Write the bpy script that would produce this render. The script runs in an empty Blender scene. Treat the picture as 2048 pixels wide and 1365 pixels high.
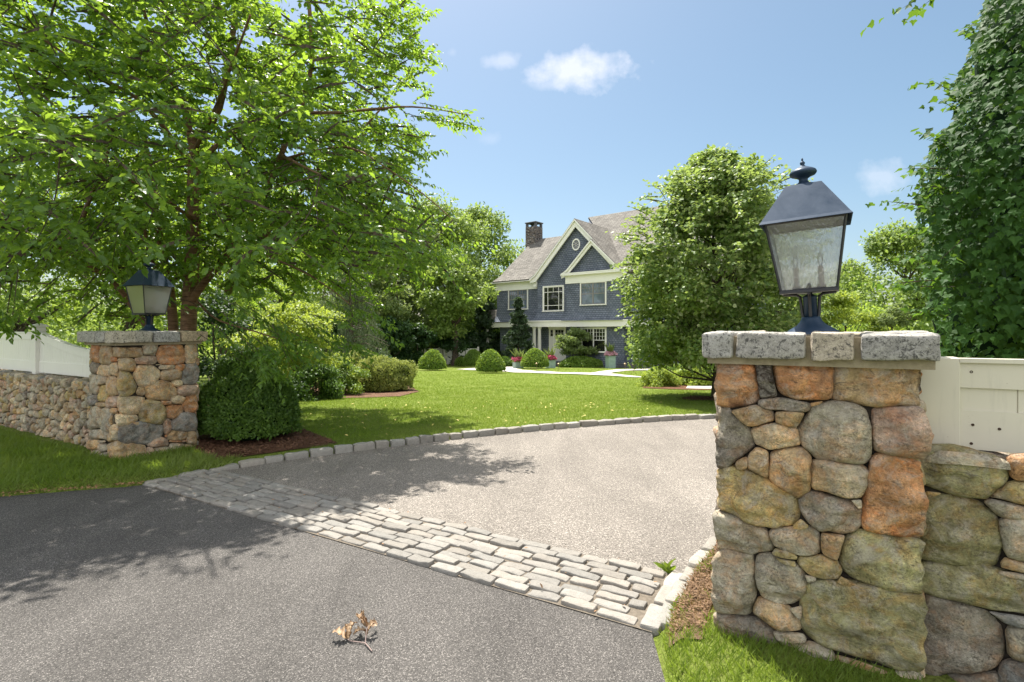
import bpy, math, random
import numpy as np
from mathutils import Vector, Matrix

# ------------------------------------------------------------------ camera, sky, sun, exposure
F = 1050.0            # focal length in photo pixels (photo 2048 wide)
CX, HY, EYE = 1024.0, 662.0, 1.51
sc = bpy.context.scene
C = sc.collection
cam_d = bpy.data.cameras.new('camera'); cam = bpy.data.objects.new('camera', cam_d); C.objects.link(cam)
cam.location = (0, 0, EYE); cam.rotation_euler = (math.radians(90), 0, 0)
cam_d.sensor_width = 36.0; cam_d.lens = 36.0*F/2048.0
cam_d.shift_y = -20.5/2048.0
cam_d.clip_start = 0.05; cam_d.clip_end = 3000
sc.camera = cam

SUN_EL, SUN_X, SUN_Y = 66.0, -0.36, 0.933
SUN_AZ = math.atan2(SUN_X, SUN_Y)          # from +Y towards +X
world = bpy.data.worlds.new("World"); sc.world = world; world.use_nodes = True
wn = world.node_tree.nodes; wl = world.node_tree.links
for n in list(wn): wn.remove(n)
w_out = wn.new('ShaderNodeOutputWorld'); w_bg = wn.new('ShaderNodeBackground')
w_sky = wn.new('ShaderNodeTexSky'); w_sky.sky_type = 'NISHITA'; w_sky.sun_disc = False
w_sky.sun_elevation = math.radians(SUN_EL); w_sky.sun_rotation = SUN_AZ
w_sky.air_density = 1.0; w_sky.dust_density = 1.7; w_sky.ozone_density = 1.6; w_sky.altitude = 20
w_bg.inputs['Strength'].default_value = 0.062
wl.new(w_bg.outputs[0], w_out.inputs[0])
# small fair-weather clouds at infinity, by world direction
w_tc = wn.new('ShaderNodeTexCoord'); w_sep = wn.new('ShaderNodeSeparateXYZ')
wl.new(w_tc.outputs['Generated'], w_sep.inputs[0])
def wmath(op, a, b=None, clamp=False):
    n = wn.new('ShaderNodeMath'); n.operation = op; n.use_clamp = clamp
    for i, v in enumerate((a, b)):
        if v is None: continue
        if isinstance(v, (int, float)): n.inputs[i].default_value = v
        else: wl.new(v, n.inputs[i])
    return n.outputs[0]
w_u = wmath('DIVIDE', w_sep.outputs[0], w_sep.outputs[1]); w_v = wmath('DIVIDE', w_sep.outputs[2], w_sep.outputs[1])
w_comb = wn.new('ShaderNodeCombineXYZ'); wl.new(w_u, w_comb.inputs[0]); wl.new(w_v, w_comb.inputs[1])
w_ns = wn.new('ShaderNodeTexNoise'); w_ns.inputs['Scale'].default_value = 24; w_ns.inputs['Detail'].default_value = 7
w_ns.inputs['Roughness'].default_value = .55
wl.new(w_comb.outputs[0], w_ns.inputs['Vector'])
w_hs = wn.new('ShaderNodeHueSaturation'); w_hs.inputs['Saturation'].default_value = 1.02; w_hs.inputs['Hue'].default_value = .485; wl.new(w_sky.outputs[0], w_hs.inputs['Color'])
w_sky_col = w_hs.outputs[0]
w_mask = None
for (px, py, rx, ry, amt) in ((1158, 142, 125, 48, .60), (1005, 122, 42, 22, .30), (1765, 352, 62, 38, .28), (980, 278, 34, 15, .10), (905, 105, 14, 12, .12), (1120,165,90,22,.25)):
    du = wmath('DIVIDE', wmath('SUBTRACT', w_u, (px-CX)/F), rx/F)
    dv = wmath('DIVIDE', wmath('SUBTRACT', w_v, (HY-py)/F), ry/F)
    d = wmath('SQRT', wmath('ADD', wmath('MULTIPLY', du, du), wmath('MULTIPLY', dv, dv)))
    m = wmath('SUBTRACT', wmath('ADD', 0.12, wmath('MULTIPLY', w_ns.outputs[0], 1.7)), d)
    m = wmath('MULTIPLY', wmath('MULTIPLY', m, 1.35, True), amt)
    w_mask = m if w_mask is None else wmath('MAXIMUM', w_mask, m)
front = wmath('GREATER_THAN', w_sep.outputs[1], 0.05)
w_mask = wmath('MULTIPLY', w_mask, front)
w_mix = wn.new('ShaderNodeMix'); w_mix.data_type = 'RGBA'
wl.new(w_mask, w_mix.inputs['Factor']); wl.new(w_sky_col, w_mix.inputs[6]); w_mix.inputs[7].default_value = (8.0, 7.9, 8.3, 1)
# bright cloud added out of view, overhead and behind the viewer, as fill light
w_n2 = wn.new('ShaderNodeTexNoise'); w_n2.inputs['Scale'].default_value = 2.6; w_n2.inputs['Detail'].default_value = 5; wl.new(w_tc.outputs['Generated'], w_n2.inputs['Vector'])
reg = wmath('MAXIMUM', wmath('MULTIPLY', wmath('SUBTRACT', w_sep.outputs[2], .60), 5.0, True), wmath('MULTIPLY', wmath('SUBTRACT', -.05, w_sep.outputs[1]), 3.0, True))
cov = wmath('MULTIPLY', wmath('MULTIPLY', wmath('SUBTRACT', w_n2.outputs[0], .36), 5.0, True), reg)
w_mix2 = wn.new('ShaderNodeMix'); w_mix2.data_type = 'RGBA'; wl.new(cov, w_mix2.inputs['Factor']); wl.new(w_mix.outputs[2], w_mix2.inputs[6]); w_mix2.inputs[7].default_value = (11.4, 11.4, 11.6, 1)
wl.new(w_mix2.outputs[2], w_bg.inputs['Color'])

sun_d = bpy.data.lights.new('sun', 'SUN'); sun_d.energy = 4.2; sun_d.angle = math.radians(0.53); sun_d.color = (1.0, .95, .87)
sun = bpy.data.objects.new('sun', sun_d); C.objects.link(sun)
sd = Vector((SUN_X*math.cos(math.radians(SUN_EL)), SUN_Y*math.cos(math.radians(SUN_EL)), math.sin(math.radians(SUN_EL))))
sun.rotation_euler = sd.to_track_quat('Z', 'Y').to_euler(); sun.location = (-10, 20, 40)
sc.view_settings.view_transform = 'Standard'; sc.view_settings.look = 'None'
sc.view_settings.exposure = 1.34; sc.view_settings.gamma = 1.0; sc.view_settings.use_curve_mapping = False
sc.render.engine = 'CYCLES'
cy = sc.cycles
cy.max_bounces = 8; cy.diffuse_bounces = 4; cy.glossy_bounces = 3; cy.transmission_bounces = 6; cy.transparent_max_bounces = 8
cy.use_denoising = True

# ------------------------------------------------------------------ maths helpers
rng = np.random.default_rng(7); random.seed(7)

def _hash(ix, iy, iz, seed):
    h = (ix.astype(np.int64)*374761393 + iy.astype(np.int64)*668265263 + iz.astype(np.int64)*2147483647 + seed*1274126177) & 0xffffffff
    h = ((h ^ (h >> 13))*1274126177) & 0xffffffff
    h = ((h ^ (h >> 16))*2246822519) & 0xffffffff
    return ((h ^ (h >> 15)) & 0xffff)/65535.0
def vnoise(p, scale=1.0, seed=0):
    p = np.asarray(p, float)*scale + 100.0
    i = np.floor(p); f = p-i; i = i.astype(np.int64); f = f*f*(3-2*f)
    r = 0
    for dx in (0, 1):
        for dy in (0, 1):
            for dz in (0, 1):
                w = (f[:, 0] if dx else 1-f[:, 0])*(f[:, 1] if dy else 1-f[:, 1])*(f[:, 2] if dz else 1-f[:, 2])
                r = r + w*_hash(i[:, 0]+dx, i[:, 1]+dy, i[:, 2]+dz, seed)
    return r*2-1
def fbm(p, scale=1.0, octs=4, seed=0):
    r = 0; a = .5
    for k in range(octs):
        r = r + a*vnoise(p, scale*2**k, seed+k*17); a *= .5
    return r

def ray(px, py):
    return np.array([(px-CX)/F, 1.0, (HY-py)/F])
def at(px, py, D):
    r = ray(px, py)*D; return np.array([r[0], r[1], EYE+r[2]])
def flat(px, py):
    D = F*EYE/(py-HY); return ((px-CX)/F*D, D)
def smooth(a, b, x):
    t = np.clip((x-a)/(b-a), 0, 1); return t*t*(3-2*t)
def in_poly(P, x, y):
    x = np.asarray(x, float); y = np.asarray(y, float); ins = np.zeros(x.shape, bool); n = len(P)
    for i in range(n):
        x0, y0 = P[i]; x1, y1 = P[(i+1) % n]
        if y0 == y1: continue
        c = ((y0 > y) != (y1 > y)) & (x < (x1-x0)*(y-y0)/(y1-y0)+x0); ins ^= c
    return ins
def poly_dist(P, x, y, closed=True):
    x = np.asarray(x, float); y = np.asarray(y, float); d = np.full(x.shape, 1e9); n = len(P)
    for i in range(n if closed else n-1):
        x0, y0 = P[i]; x1, y1 = P[(i+1) % n]; dx, dy = x1-x0, y1-y0; L = dx*dx+dy*dy+1e-12
        t = np.clip(((x-x0)*dx+(y-y0)*dy)/L, 0, 1)
        d = np.minimum(d, np.hypot(x-x0-t*dx, y-y0-t*dy))
    return d
def chaikin(P, k=2, closed=True, c=.2):
    P = np.asarray(P, float)
    for _ in range(k):
        if closed:
            Q = np.roll(P, -1, 0); P = np.stack([(1-c)*P+c*Q, c*P+(1-c)*Q], 1).reshape(-1, P.shape[1])
        else:
            A, B = P[:-1], P[1:]; M = np.stack([.75*A+.25*B, .25*A+.75*B], 1).reshape(-1, P.shape[1])
            P = np.vstack([P[:1], M, P[-1:]])
    return P
def resample(P, n, closed=True):
    P = np.asarray(P, float); Q = np.vstack([P, P[:1]]) if closed else P
    s = np.concatenate([[0], np.cumsum(np.linalg.norm(np.diff(Q, axis=0), axis=1))])
    t = np.linspace(0, s[-1], n, endpoint=not closed)
    return np.stack([np.interp(t, s, Q[:, k]) for k in range(Q.shape[1])], 1)

def gz(x, y):
    """Terrain height: level by the gate, falling gently towards the house."""
    y = np.asarray(y, float)
    t = np.clip(y-8.0, 0, None)
    s = np.where(t < 2, t*t/4*.0418, (t-1)*.0418)
    return -np.minimum(s, 1.42)
def gzf(x, y): return float(gz(x, np.array(y)))

# ------------------------------------------------------------------ mesh collector
class MB:
    def __init__(s): s.v = []; s.n = 0; s.li = []; s.ls = []; s.mi = []; s.col = []; s.sm = []
    def add(s, V, Fc, mat=0, col=None, smooth=False):
        V = np.asarray(V, float).reshape(-1, 3)
        if isinstance(Fc, np.ndarray):
            k = Fc.shape[1]; s.li.append((Fc+s.n).ravel()); sizes = np.full(len(Fc), k)
        else:
            s.li.append(np.array([i for f in Fc for i in f], np.int64)+s.n); sizes = np.array([len(f) for f in Fc])
        s.ls.append(sizes); s.mi.append(np.full(len(sizes), mat)); s.sm.append(np.full(len(sizes), smooth))
        c = np.ones((len(V), 4)) if col is None else np.concatenate([np.broadcast_to(np.asarray(col, float), (len(V), 3)), np.ones((len(V), 1))], 1)
        s.col.append(c); s.v.append(V); s.n += len(V); return s
    def build(s, name, mats, parent=None, color=False, loc=None):
        me = bpy.data.meshes.new(name)
        V = np.concatenate(s.v); li = np.concatenate(s.li); ls = np.concatenate(s.ls)
        me.vertices.add(len(V)); me.vertices.foreach_set('co', V.astype(np.float32).ravel())
        me.loops.add(len(li)); me.loops.foreach_set('vertex_index', li.astype(np.int32))
        me.polygons.add(len(ls)); st = np.concatenate([[0], np.cumsum(ls)[:-1]])
        me.polygons.foreach_set('loop_start', st.astype(np.int32))
        me.polygons.foreach_set('material_index', np.concatenate(s.mi).astype(np.int32))
        me.polygons.foreach_set('use_smooth', np.concatenate(s.sm).astype(bool))
        if color:
            a = me.color_attributes.new('Col', 'FLOAT_COLOR', 'POINT')
            a.data.foreach_set('color', np.concatenate(s.col).astype(np.float32).ravel())
        me.update(calc_edges=True); me.validate()
        for m in (mats if isinstance(mats, (list, tuple)) else [mats]): me.materials.append(m)
        o = bpy.data.objects.new(name, me); C.objects.link(o)
        if parent is not None: o.parent = parent
        if loc is not None: o.location = loc
        return o

def box(mb, x0, x1, y0, y1, z0, z1, mat=0, bev=0.0, M=None):
    if bev <= 0:
        V = np.array([(x, y, z) for z in (z0, z1) for y in (y0, y1) for x in (x0, x1)], float)
        Fc = [(0, 2, 3, 1), (4, 5, 7, 6), (0, 1, 5, 4), (2, 6, 7, 3), (0, 4, 6, 2), (1, 3, 7, 5)]
    else:
        b = min(bev, (x1-x0)*.45, (y1-y0)*.45, (z1-z0)*.45); V = []; idx = {}
        for sx in (0, 1):
            for sy in (0, 1):
                for sz in (0, 1):
                    X, Y, Z = (x0, x1)[sx], (y0, y1)[sy], (z0, z1)[sz]; ix, iy, iz = (b if not sx else -b), (b if not sy else -b), (b if not sz else -b)
                    for a, p in enumerate(((X, Y+iy, Z+iz), (X+ix, Y, Z+iz), (X+ix, Y+iy, Z))):
                        idx[(sx, sy, sz, a)] = len(V); V.append(p)
        I = lambda *k: idx[k]; Fc = []
        for s_ in (0, 1):
            f = [I(s_, 0, 0, 0), I(s_, 0, 1, 0), I(s_, 1, 1, 0), I(s_, 1, 0, 0)]; Fc.append(f if s_ == 0 else f[::-1])
            f = [I(0, s_, 0, 1), I(1, s_, 0, 1), I(1, s_, 1, 1), I(0, s_, 1, 1)]; Fc.append(f if s_ == 0 else f[::-1])
            f = [I(0, 0, s_, 2), I(0, 1, s_, 2), I(1, 1, s_, 2), I(1, 0, s_, 2)]; Fc.append(f if s_ == 0 else f[::-1])
        for p in (0, 1):
            for q in (0, 1):
                f = [I(p, q, 0, 0), I(p, q, 0, 1), I(p, q, 1, 1), I(p, q, 1, 0)]; Fc.append(f if p != q else f[::-1])
                f = [I(p, 0, q, 0), I(p, 1, q, 0), I(p, 1, q, 2), I(p, 0, q, 2)]; Fc.append(f if p != q else f[::-1])
                f = [I(0, p, q, 1), I(0, p, q, 2), I(1, p, q, 2), I(1, p, q, 1)]; Fc.append(f if p != q else f[::-1])
        for sx in (0, 1):
            for sy in (0, 1):
                for sz in (0, 1):
                    f = [I(sx, sy, sz, 0), I(sx, sy, sz, 1), I(sx, sy, sz, 2)]; Fc.append(f if (sx+sy+sz) % 2 == 0 else f[::-1])
        V = np.array(V)
    if M is not None: V = V@M[:3, :3].T+M[:3, 3]
    mb.add(V, Fc, mat); return mb
def prism(mb, P, a0, a1, axis='y', mat=0):
    """Extrude polygon P between a0 and a1 along an axis. P in (x,z) for y, (y,z) for x, (x,y) for z."""
    P = np.asarray(P, float); n = len(P); V = []
    for a in (a0, a1):
        for p in P:
            V.append((p[0], a, p[1]) if axis == 'y' else (a, p[0], p[1]) if axis == 'x' else (p[0], p[1], a))
    Fc = [tuple(range(n)), tuple(range(2*n-1, n-1, -1))]+[(i, i+n, (i+1) % n+n, (i+1) % n) for i in range(n)]
    mb.add(V, Fc, mat); return mb
def tube(mb, P, R, n=8, mat=0, cap=True, smooth=True):
    P = np.asarray(P, float); R = np.broadcast_to(np.asarray(R, float), (len(P),))
    T = np.gradient(P, axis=0); T /= np.linalg.norm(T, axis=1)[:, None]+1e-9
    up = np.array([0, 0, 1.0]) if abs(T[0][2]) < .9 else np.array([1.0, 0, 0]); V = []; a = np.linspace(0, 2*math.pi, n, endpoint=False)
    B = np.cross(T[0], up)
    for i in range(len(P)):
        B = B-T[i]*B.dot(T[i]); B /= np.linalg.norm(B)+1e-9; N = np.cross(B, T[i])
        V.append(P[i]+R[i]*(np.cos(a)[:, None]*B+np.sin(a)[:, None]*N))
    V = np.concatenate(V); m = len(P); Fc = []
    for i in range(m-1):
        for j in range(n): Fc.append((i*n+j, i*n+(j+1) % n, (i+1)*n+(j+1) % n, (i+1)*n+j))
    mb.add(V, np.array(Fc), mat, smooth=smooth)
    if cap: mb.add(np.concatenate([V[:n], V[-n:]]), [tuple(range(n))[::-1], tuple(range(n, 2*n))], mat)
    return mb
def lathe(mb, prof, n=24, c=(0, 0, 0), mat=0, smooth=True):
    prof = np.asarray(prof, float); a = np.linspace(0, 2*math.pi, n, endpoint=False); V = []
    for r, z in prof: V.append(np.stack([c[0]+r*np.cos(a), c[1]+r*np.sin(a), np.full(n, c[2]+z)], 1))
    V = np.concatenate(V); Fc = [(i*n+j, i*n+(j+1) % n, (i+1)*n+(j+1) % n, (i+1)*n+j) for i in range(len(prof)-1) for j in range(n)]
    mb.add(V, np.array(Fc), mat, smooth=smooth); return mb
def icos(sub=2):
    import bmesh
    bm = bmesh.new(); bmesh.ops.create_icosphere(bm, subdivisions=sub, radius=1)
    V = np.array([v.co[:] for v in bm.verts]); Fc = np.array([[v.index for v in f.verts] for f in bm.faces]); bm.free(); return V, Fc

# ------------------------------------------------------------------ tagging
def tag(o, label=None, cat=None, group=None, kind=None):
    if label: o['label'] = label
    if cat: o['category'] = cat
    if group: o['group'] = group
    if kind: o['kind'] = kind
    return o
def thing(name, label, cat, loc=(0, 0, 0), rz=0, group=None):
    o = bpy.data.objects.new(name, None); C.objects.link(o); o.location = loc; o.rotation_euler = (0, 0, rz)
    o.empty_display_size = .1
    return tag(o, label, cat, group)
def copy_tree(o, parent=None):
    c = o.copy(); C.objects.link(c)
    if parent is not None: c.parent = parent
    for ch in list(o.children): copy_tree(ch, c)
    return c

# ------------------------------------------------------------------ materials
def mat_new(name, rough=.7, spec=.3):
    m = bpy.data.materials.new(name); m.use_nodes = True; nt = m.node_tree
    b = nt.nodes['Principled BSDF']; b.inputs['Roughness'].default_value = rough; b.inputs['Specular IOR Level'].default_value = spec
    return m, nt, b
class NT:
    """Tiny node helper."""
    def __init__(s, nt): s.nt = nt; s.N = nt.nodes; s.L = nt.links
    def set(s, sock, v):
        if hasattr(v, 'is_output') or isinstance(v, bpy.types.NodeSocket): s.L.new(v, sock)
        else: sock.default_value = v if not (isinstance(v, tuple) and len(v) == 3 and sock.type == 'RGBA') else (*v, 1)
    def coord(s, kind='Object', scale=(1, 1, 1), rot=(0, 0, 0)):
        tc = s.N.new('ShaderNodeTexCoord'); mp = s.N.new('ShaderNodeMapping'); s.L.new(tc.outputs[kind], mp.inputs[0])
        mp.inputs['Scale'].default_value = scale; mp.inputs['Rotation'].default_value = rot; return mp.outputs[0]
    def noise(s, vec, scale, detail=4, rough=.55, dist=0):
        n = s.N.new('ShaderNodeTexNoise'); s.L.new(vec, n.inputs['Vector']); n.inputs['Scale'].default_value = scale
        n.inputs['Detail'].default_value = detail; n.inputs['Roughness'].default_value = rough; n.inputs['Distortion'].default_value = dist
        return n.outputs['Fac']
    def voro(s, vec, scale, feat='F1', out='Distance', rand=1.0):
        n = s.N.new('ShaderNodeTexVoronoi'); n.feature = feat; s.L.new(vec, n.inputs['Vector']); n.inputs['Scale'].default_value = scale
        n.inputs['Randomness'].default_value = rand; return n.outputs[out]
    def ramp(s, fac, stops):
        n = s.N.new('ShaderNodeValToRGB'); s.L.new(fac, n.inputs[0]); cr = n.color_ramp
        while len(cr.elements) > 1: cr.elements.remove(cr.elements[-1])
        for i, (p, c) in enumerate(stops):
            e = cr.elements[0] if i == 0 else cr.elements.new(p)
            e.position = p; c = (c, c, c) if isinstance(c, (int, float)) else c; e.color = (*c, 1)
        return n.outputs[0]
    def mix(s, fac, a, b, mode='MIX'):
        n = s.N.new('ShaderNodeMix'); n.data_type = 'RGBA'; n.blend_type = mode; n.clamp_factor = True
        s.set(n.inputs['Factor'], fac); s.set(n.inputs[6], a); s.set(n.inputs[7], b); return n.outputs[2]
    def math(s, op, a, b=0.0, clamp=False):
        n = s.N.new('ShaderNodeMath'); n.operation = op; n.use_clamp = clamp; s.set(n.inputs[0], a); s.set(n.inputs[1], b); return n.outputs[0]
    def attr(s, name):
        n = s.N.new('ShaderNodeAttribute'); n.attribute_name = name; return n.outputs['Color']
    def bump(s, h, strength=.5, dist=.01, normal=None):
        n = s.N.new('ShaderNodeBump'); s.set(n.inputs['Height'], h); n.inputs['Strength'].default_value = strength; n.inputs['Distance'].default_value = dist
        if normal is not None: s.L.new(normal, n.inputs['Normal'])
        return n.outputs[0]
    def island(s):
        n = s.N.new('ShaderNodeNewGeometry'); return n.outputs['Random Per Island']
    def hsv(s, col, h=.5, sat=1., v=1.):
        n = s.N.new('ShaderNodeHueSaturation'); s.set(n.inputs['Color'], col); s.set(n.inputs['Hue'], h); s.set(n.inputs['Saturation'], sat); s.set(n.inputs['Value'], v); return n.outputs[0]

def simple(name, col, rough=.6, spec=.3, metal=0., nscale=None, namp=.12, bump=0., bscale=60, bdist=.004):
    m, nt, b = mat_new(name, rough, spec); t = NT(nt); b.inputs['Metallic'].default_value = metal
    v = t.coord()
    if nscale:
        n = t.noise(v, nscale, 6); c = t.mix(n, tuple(x*(1-namp*2) for x in col), tuple(min(1, x*(1+namp*2)) for x in col))
        t.set(b.inputs['Base Color'], c)
    else: b.inputs['Base Color'].default_value = (*col, 1)
    if bump: t.set(b.inputs['Normal'], t.bump(t.noise(v, bscale, 4), bump, bdist))
    return m

def leaf_mat(name, c0, c1, trans=(.35, .5, .05), tf=.45, rough=.45, spec=.35, clump=1.2, back=None, dry=None):
    """Foliage: colour varies by leaf and by clump; light passes through."""
    m, nt, b = mat_new(name, rough, spec); t = NT(nt)
    r = t.island(); v = t.coord(); n = t.noise(v, clump, 3)
    f = t.math('ADD', t.math('MULTIPLY', r, .75), t.math('MULTIPLY', t.math('SUBTRACT', n, .4), 1.0), True)
    col = t.mix(f, c0, c1)
    if dry is not None:
        col = t.mix(t.ramp(t.noise(v, .55, 5, .7, .5), [(.42, 0), (.68, .8)]), col, dry)
    if back is not None:
        g = t.N.new('ShaderNodeNewGeometry'); col = t.mix(g.outputs['Backfacing'], col, back)
    t.set(b.inputs['Base Color'], col)
    tr = t.N.new('ShaderNodeBsdfTranslucent'); t.set(tr.inputs[0], t.mix(r, tuple(x*.75 for x in trans), trans))
    ms = t.N.new('ShaderNodeMixShader'); ms.inputs[0].default_value = tf
    t.L.new(b.outputs[0], ms.inputs[1]); t.L.new(tr.outputs[0], ms.inputs[2])
    t.L.new(ms.outputs[0], t.N['Material Output'].inputs[0])
    return m

def stone_mat(name, lichen=.35):
    m, nt, b = mat_new(name, .85, .25); t = NT(nt); v = t.coord(); base = t.attr('Col')
    big = t.noise(v, 6, 5, .65, .6); med = t.noise(v, 22, 8, .72, .8); fine = t.noise(v, 105, 4, .75)
    base = t.mix(t.ramp(t.noise(t.coord(rot=(.7, .2, .5)), 5, 6, .7, .7), [(.38, 0.0), (.62, .55)]), base, t.mix(1, base, (.62, .66, .62), 'MULTIPLY'))
    base = t.mix(1, base, t.ramp(big, [(.3, .6), (.5, 1), (.7, 1.35)]), 'MULTIPLY')
    c = t.hsv(base, t.math('ADD', .485, t.math('MULTIPLY', big, .03)), 1.12, t.math('ADD', -.04, t.math('MULTIPLY', med, 2.3)))
    rust = t.ramp(t.noise(v, 9, 7, .68, 1.0), [(.46, 0), (.62, 1)])
    c = t.mix(t.math('MULTIPLY', rust, .55), c, t.mix(1.0, c, (1.25, .80, .50), 'MULTIPLY'))
    pale = t.ramp(t.noise(t.coord(rot=(1, .4, .3)), 12, 8, .72, .9), [(.48, 0), (.60, 1)])
    c = t.mix(t.math('MULTIPLY', pale, lichen+.15), c, (.47, .43, .36))
    vein = t.ramp(t.noise(t.coord(scale=(1, 1, 2.6), rot=(.2, .5, 0)), 15, 7, .75, 1.6), [(.36, 1), (.44, 0)]); c = t.mix(t.math('MULTIPLY', vein, .6), c, (.075, .06, .05))
    moss = t.ramp(t.noise(t.coord(rot=(.3, 1.4, .9)), 6, 5, .6, .5), [(.58, 0), (.72, 1)])
    c = t.mix(t.math('MULTIPLY', moss, .3), c, (.22, .2, .06))
    sp = t.ramp(fine, [(.36, .28), (.46, .95), (.56, 1.05), (.68, 1.8)])
    c = t.mix(t.ramp(t.noise(v, 8, 3), [(.35, .25), (.65, .85)]), c, sp, 'MULTIPLY')
    dark = t.ramp(t.voro(v, 90), [(.0, .5), (.16, 1)])
    c = t.mix(.5, c, dark, 'MULTIPLY')
    t.set(b.inputs['Base Color'], c)
    h = t.math('ADD', t.math('MULTIPLY', med, .8), t.math('MULTIPLY', fine, .35))
    t.set(b.inputs['Normal'], t.bump(t.math('ADD', h, t.math('MULTIPLY', big, 1.5)), 1.0, .02)); return m

M = {}
M['stone'] = stone_mat('fieldstone')
def granite(name):
    m, nt, b = mat_new(name, .85, .25); t = NT(nt); v = t.coord(); base = t.attr('Col')
    fine = t.noise(v, 140, 4, .75); med = t.noise(v, 22, 5, .65, .4); lich = t.ramp(t.noise(v, 55, 8, .8, .5), [(.42, 1), (.48, 0)])
    c = t.hsv(base, .5, 1.0, t.math('ADD', .35, t.math('MULTIPLY', med, 1.3)))
    c = t.mix(t.math('MULTIPLY', lich, .85), c, (.05, .048, .045))
    c = t.mix(.8, c, t.ramp(fine, [(.33, .3), (.46, 1), (.58, 1), (.72, 1.6)]), 'MULTIPLY')
    t.set(b.inputs['Base Color'], c); t.set(b.inputs['Normal'], t.bump(t.math('ADD', med, t.math('MULTIPLY', fine, .4)), .8, .01)); return m
M['granite'] = granite('cap_granite')
def cobble_mat(name):
    m, nt, b = mat_new(name, .85, .2); t = NT(nt); v = t.coord(); base = t.attr('Col')
    fine = t.noise(v, 190, 3, .7); med = t.noise(v, 25, 5, .6, .3)
    c = t.hsv(base, .5, 1.0, t.math('ADD', .72, t.math('MULTIPLY', med, .55)))
    c = t.mix(.7, c, t.ramp(fine, [(.33, .5), (.46, 1), (.6, 1), (.72, 1.3)]), 'MULTIPLY')
    t.set(b.inputs['Base Color'], c); t.set(b.inputs['Normal'], t.bump(t.math('ADD', med, t.math('MULTIPLY', fine, .3)), .8, .012)); return m
M['cobble'] = cobble_mat('granite_setts')
M['mortar_dark'] = simple('deep_joint', (.045, .037, .03), .95, .1, nscale=30, namp=.3, bump=.8, bscale=50, bdist=.02)
M['sand'] = simple('joint_sand', (.17, .145, .115), .95, .1, nscale=40, namp=.3, bump=.8, bscale=150, bdist=.01)
M['mortar'] = simple('sandy_mortar', (.33, .28, .19), .95, .1, nscale=40, namp=.2, bump=.6, bscale=120, bdist=.006)

def aggregate(name, dark, mid, light, sc1=230, sc2=90, lo=.30, patch=.12, bd=.006, fleck=.5):
    m, nt, b = mat_new(name, .9, .25); t = NT(nt); v = t.coord()
    cell = t.voro(v, sc1, out='Color'); g = t.N.new('ShaderNodeSeparateColor'); t.L.new(cell, g.inputs[0])
    dist = t.voro(v, sc1)
    c = t.ramp(g.outputs[0], [(0, dark), (lo, mid), (.80, mid), (.9, light), (1, tuple(min(1, x*1.35) for x in light))])
    c = t.mix(.6, c, t.ramp(dist, [(.30, 1.1), (.75, .55)]), 'MULTIPLY')
    n2 = t.noise(v, sc2, 3, .7); c = t.mix(.6, c, t.ramp(n2, [(.33, .55), (.5, 1), (.7, 1.5)]), 'MULTIPLY')
    n3 = t.noise(v, .7, 5, .6, .3); c = t.mix(1, c, t.ramp(n3, [(.3, 1-patch*1.2), (.7, 1+patch)]), 'MULTIPLY')
    n4 = t.noise(t.coord(scale=(1, .25, 1), rot=(0, 0, .55)), 1.6, 6, .65, .8); c = t.mix(1, c, t.ramp(n4, [(.35, 1-patch), (.65, 1+patch*.6)]), 'MULTIPLY')
    t.set(b.inputs['Base Color'], c)
    h = t.math('ADD', t.math('MULTIPLY', dist, -1.0), t.math('MULTIPLY', n2, .8))
    t.set(b.inputs['Normal'], t.bump(h, .9, bd)); return m
M['asphalt'] = aggregate('street_asphalt', (.05, .047, .043), (.12, .112, .104), (.235, .218, .20), 230, 80, .25, .16)
M['chip'] = aggregate('chip_seal', (.11, .096, .082), (.262, .235, .205), (.46, .415, .365), 170, 60, .25, .12, .008)
def ground_mat(name):
    m, nt, b = mat_new(name, .95, .1); t = NT(nt); v = t.coord()
    n = t.noise(v, 3.2, 6, .7, .2); n2 = t.noise(v, 55, 4, .75); n3 = t.noise(v, .35, 4, .6, .4)
    c = t.ramp(n, [(.3, (.085, .130, .018)), (.5, (.145, .19, .032)), (.7, (.22, .245, .07))])
    c = t.mix(t.ramp(n3, [(.4, 0), (.7, .6)]), c, (.17, .22, .045))
    c = t.mix(.85, c, t.ramp(n2, [(.3, .35), (.5, 1), (.7, 1.7)]), 'MULTIPLY')
    t.set(b.inputs['Base Color'], c); t.set(b.inputs['Normal'], t.bump(n2, .9, .03)); return m
M['lawn'] = ground_mat('lawn')
def mulch_mat(name, c0=(.05, .022, .012), c1=(.17, .085, .05), c2=(.32, .2, .13)):
    m, nt, b = mat_new(name, .95, .1); t = NT(nt); v = t.coord(scale=(1, 1.7, 1)); n = t.noise(v, 60, 5, .75, 1.2); n2 = t.noise(v, 2.5, 4)
    c = t.ramp(n, [(.34, c0), (.52, c1), (.68, c2)]); c = t.mix(.5, c, t.ramp(n2, [(.3, .6), (.7, 1.3)]), 'MULTIPLY')
    t.set(b.inputs['Base Color'], c); t.set(b.inputs['Normal'], t.bump(n, 1, .03)); return m
M['mulch'] = mulch_mat('bark_mulch')
M['flag'] = simple('pale_flagstone', (.47, .44, .39), .85, .2, nscale=3, namp=.1, bump=.3, bscale=30)
M['bark'] = None
def bark_mat(name, c0, c1, ring=True):
    m, nt, b = mat_new(name, .75, .25); t = NT(nt); v = t.coord(scale=(1, 1, 7 if ring else .35)); n = t.noise(v, 6 if ring else 22, 6, .65, .3)
    c = t.ramp(n, [(.3, c0), (.7, c1)]); n2 = t.noise(t.coord(), 9, 5, .7); c = t.mix(.6, c, t.ramp(n2, [(.3, .5), (.7, 1.4)]), 'MULTIPLY')
    t.set(b.inputs['Base Color'], c); t.set(b.inputs['Normal'], t.bump(n, .7, .02)); return m
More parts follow.
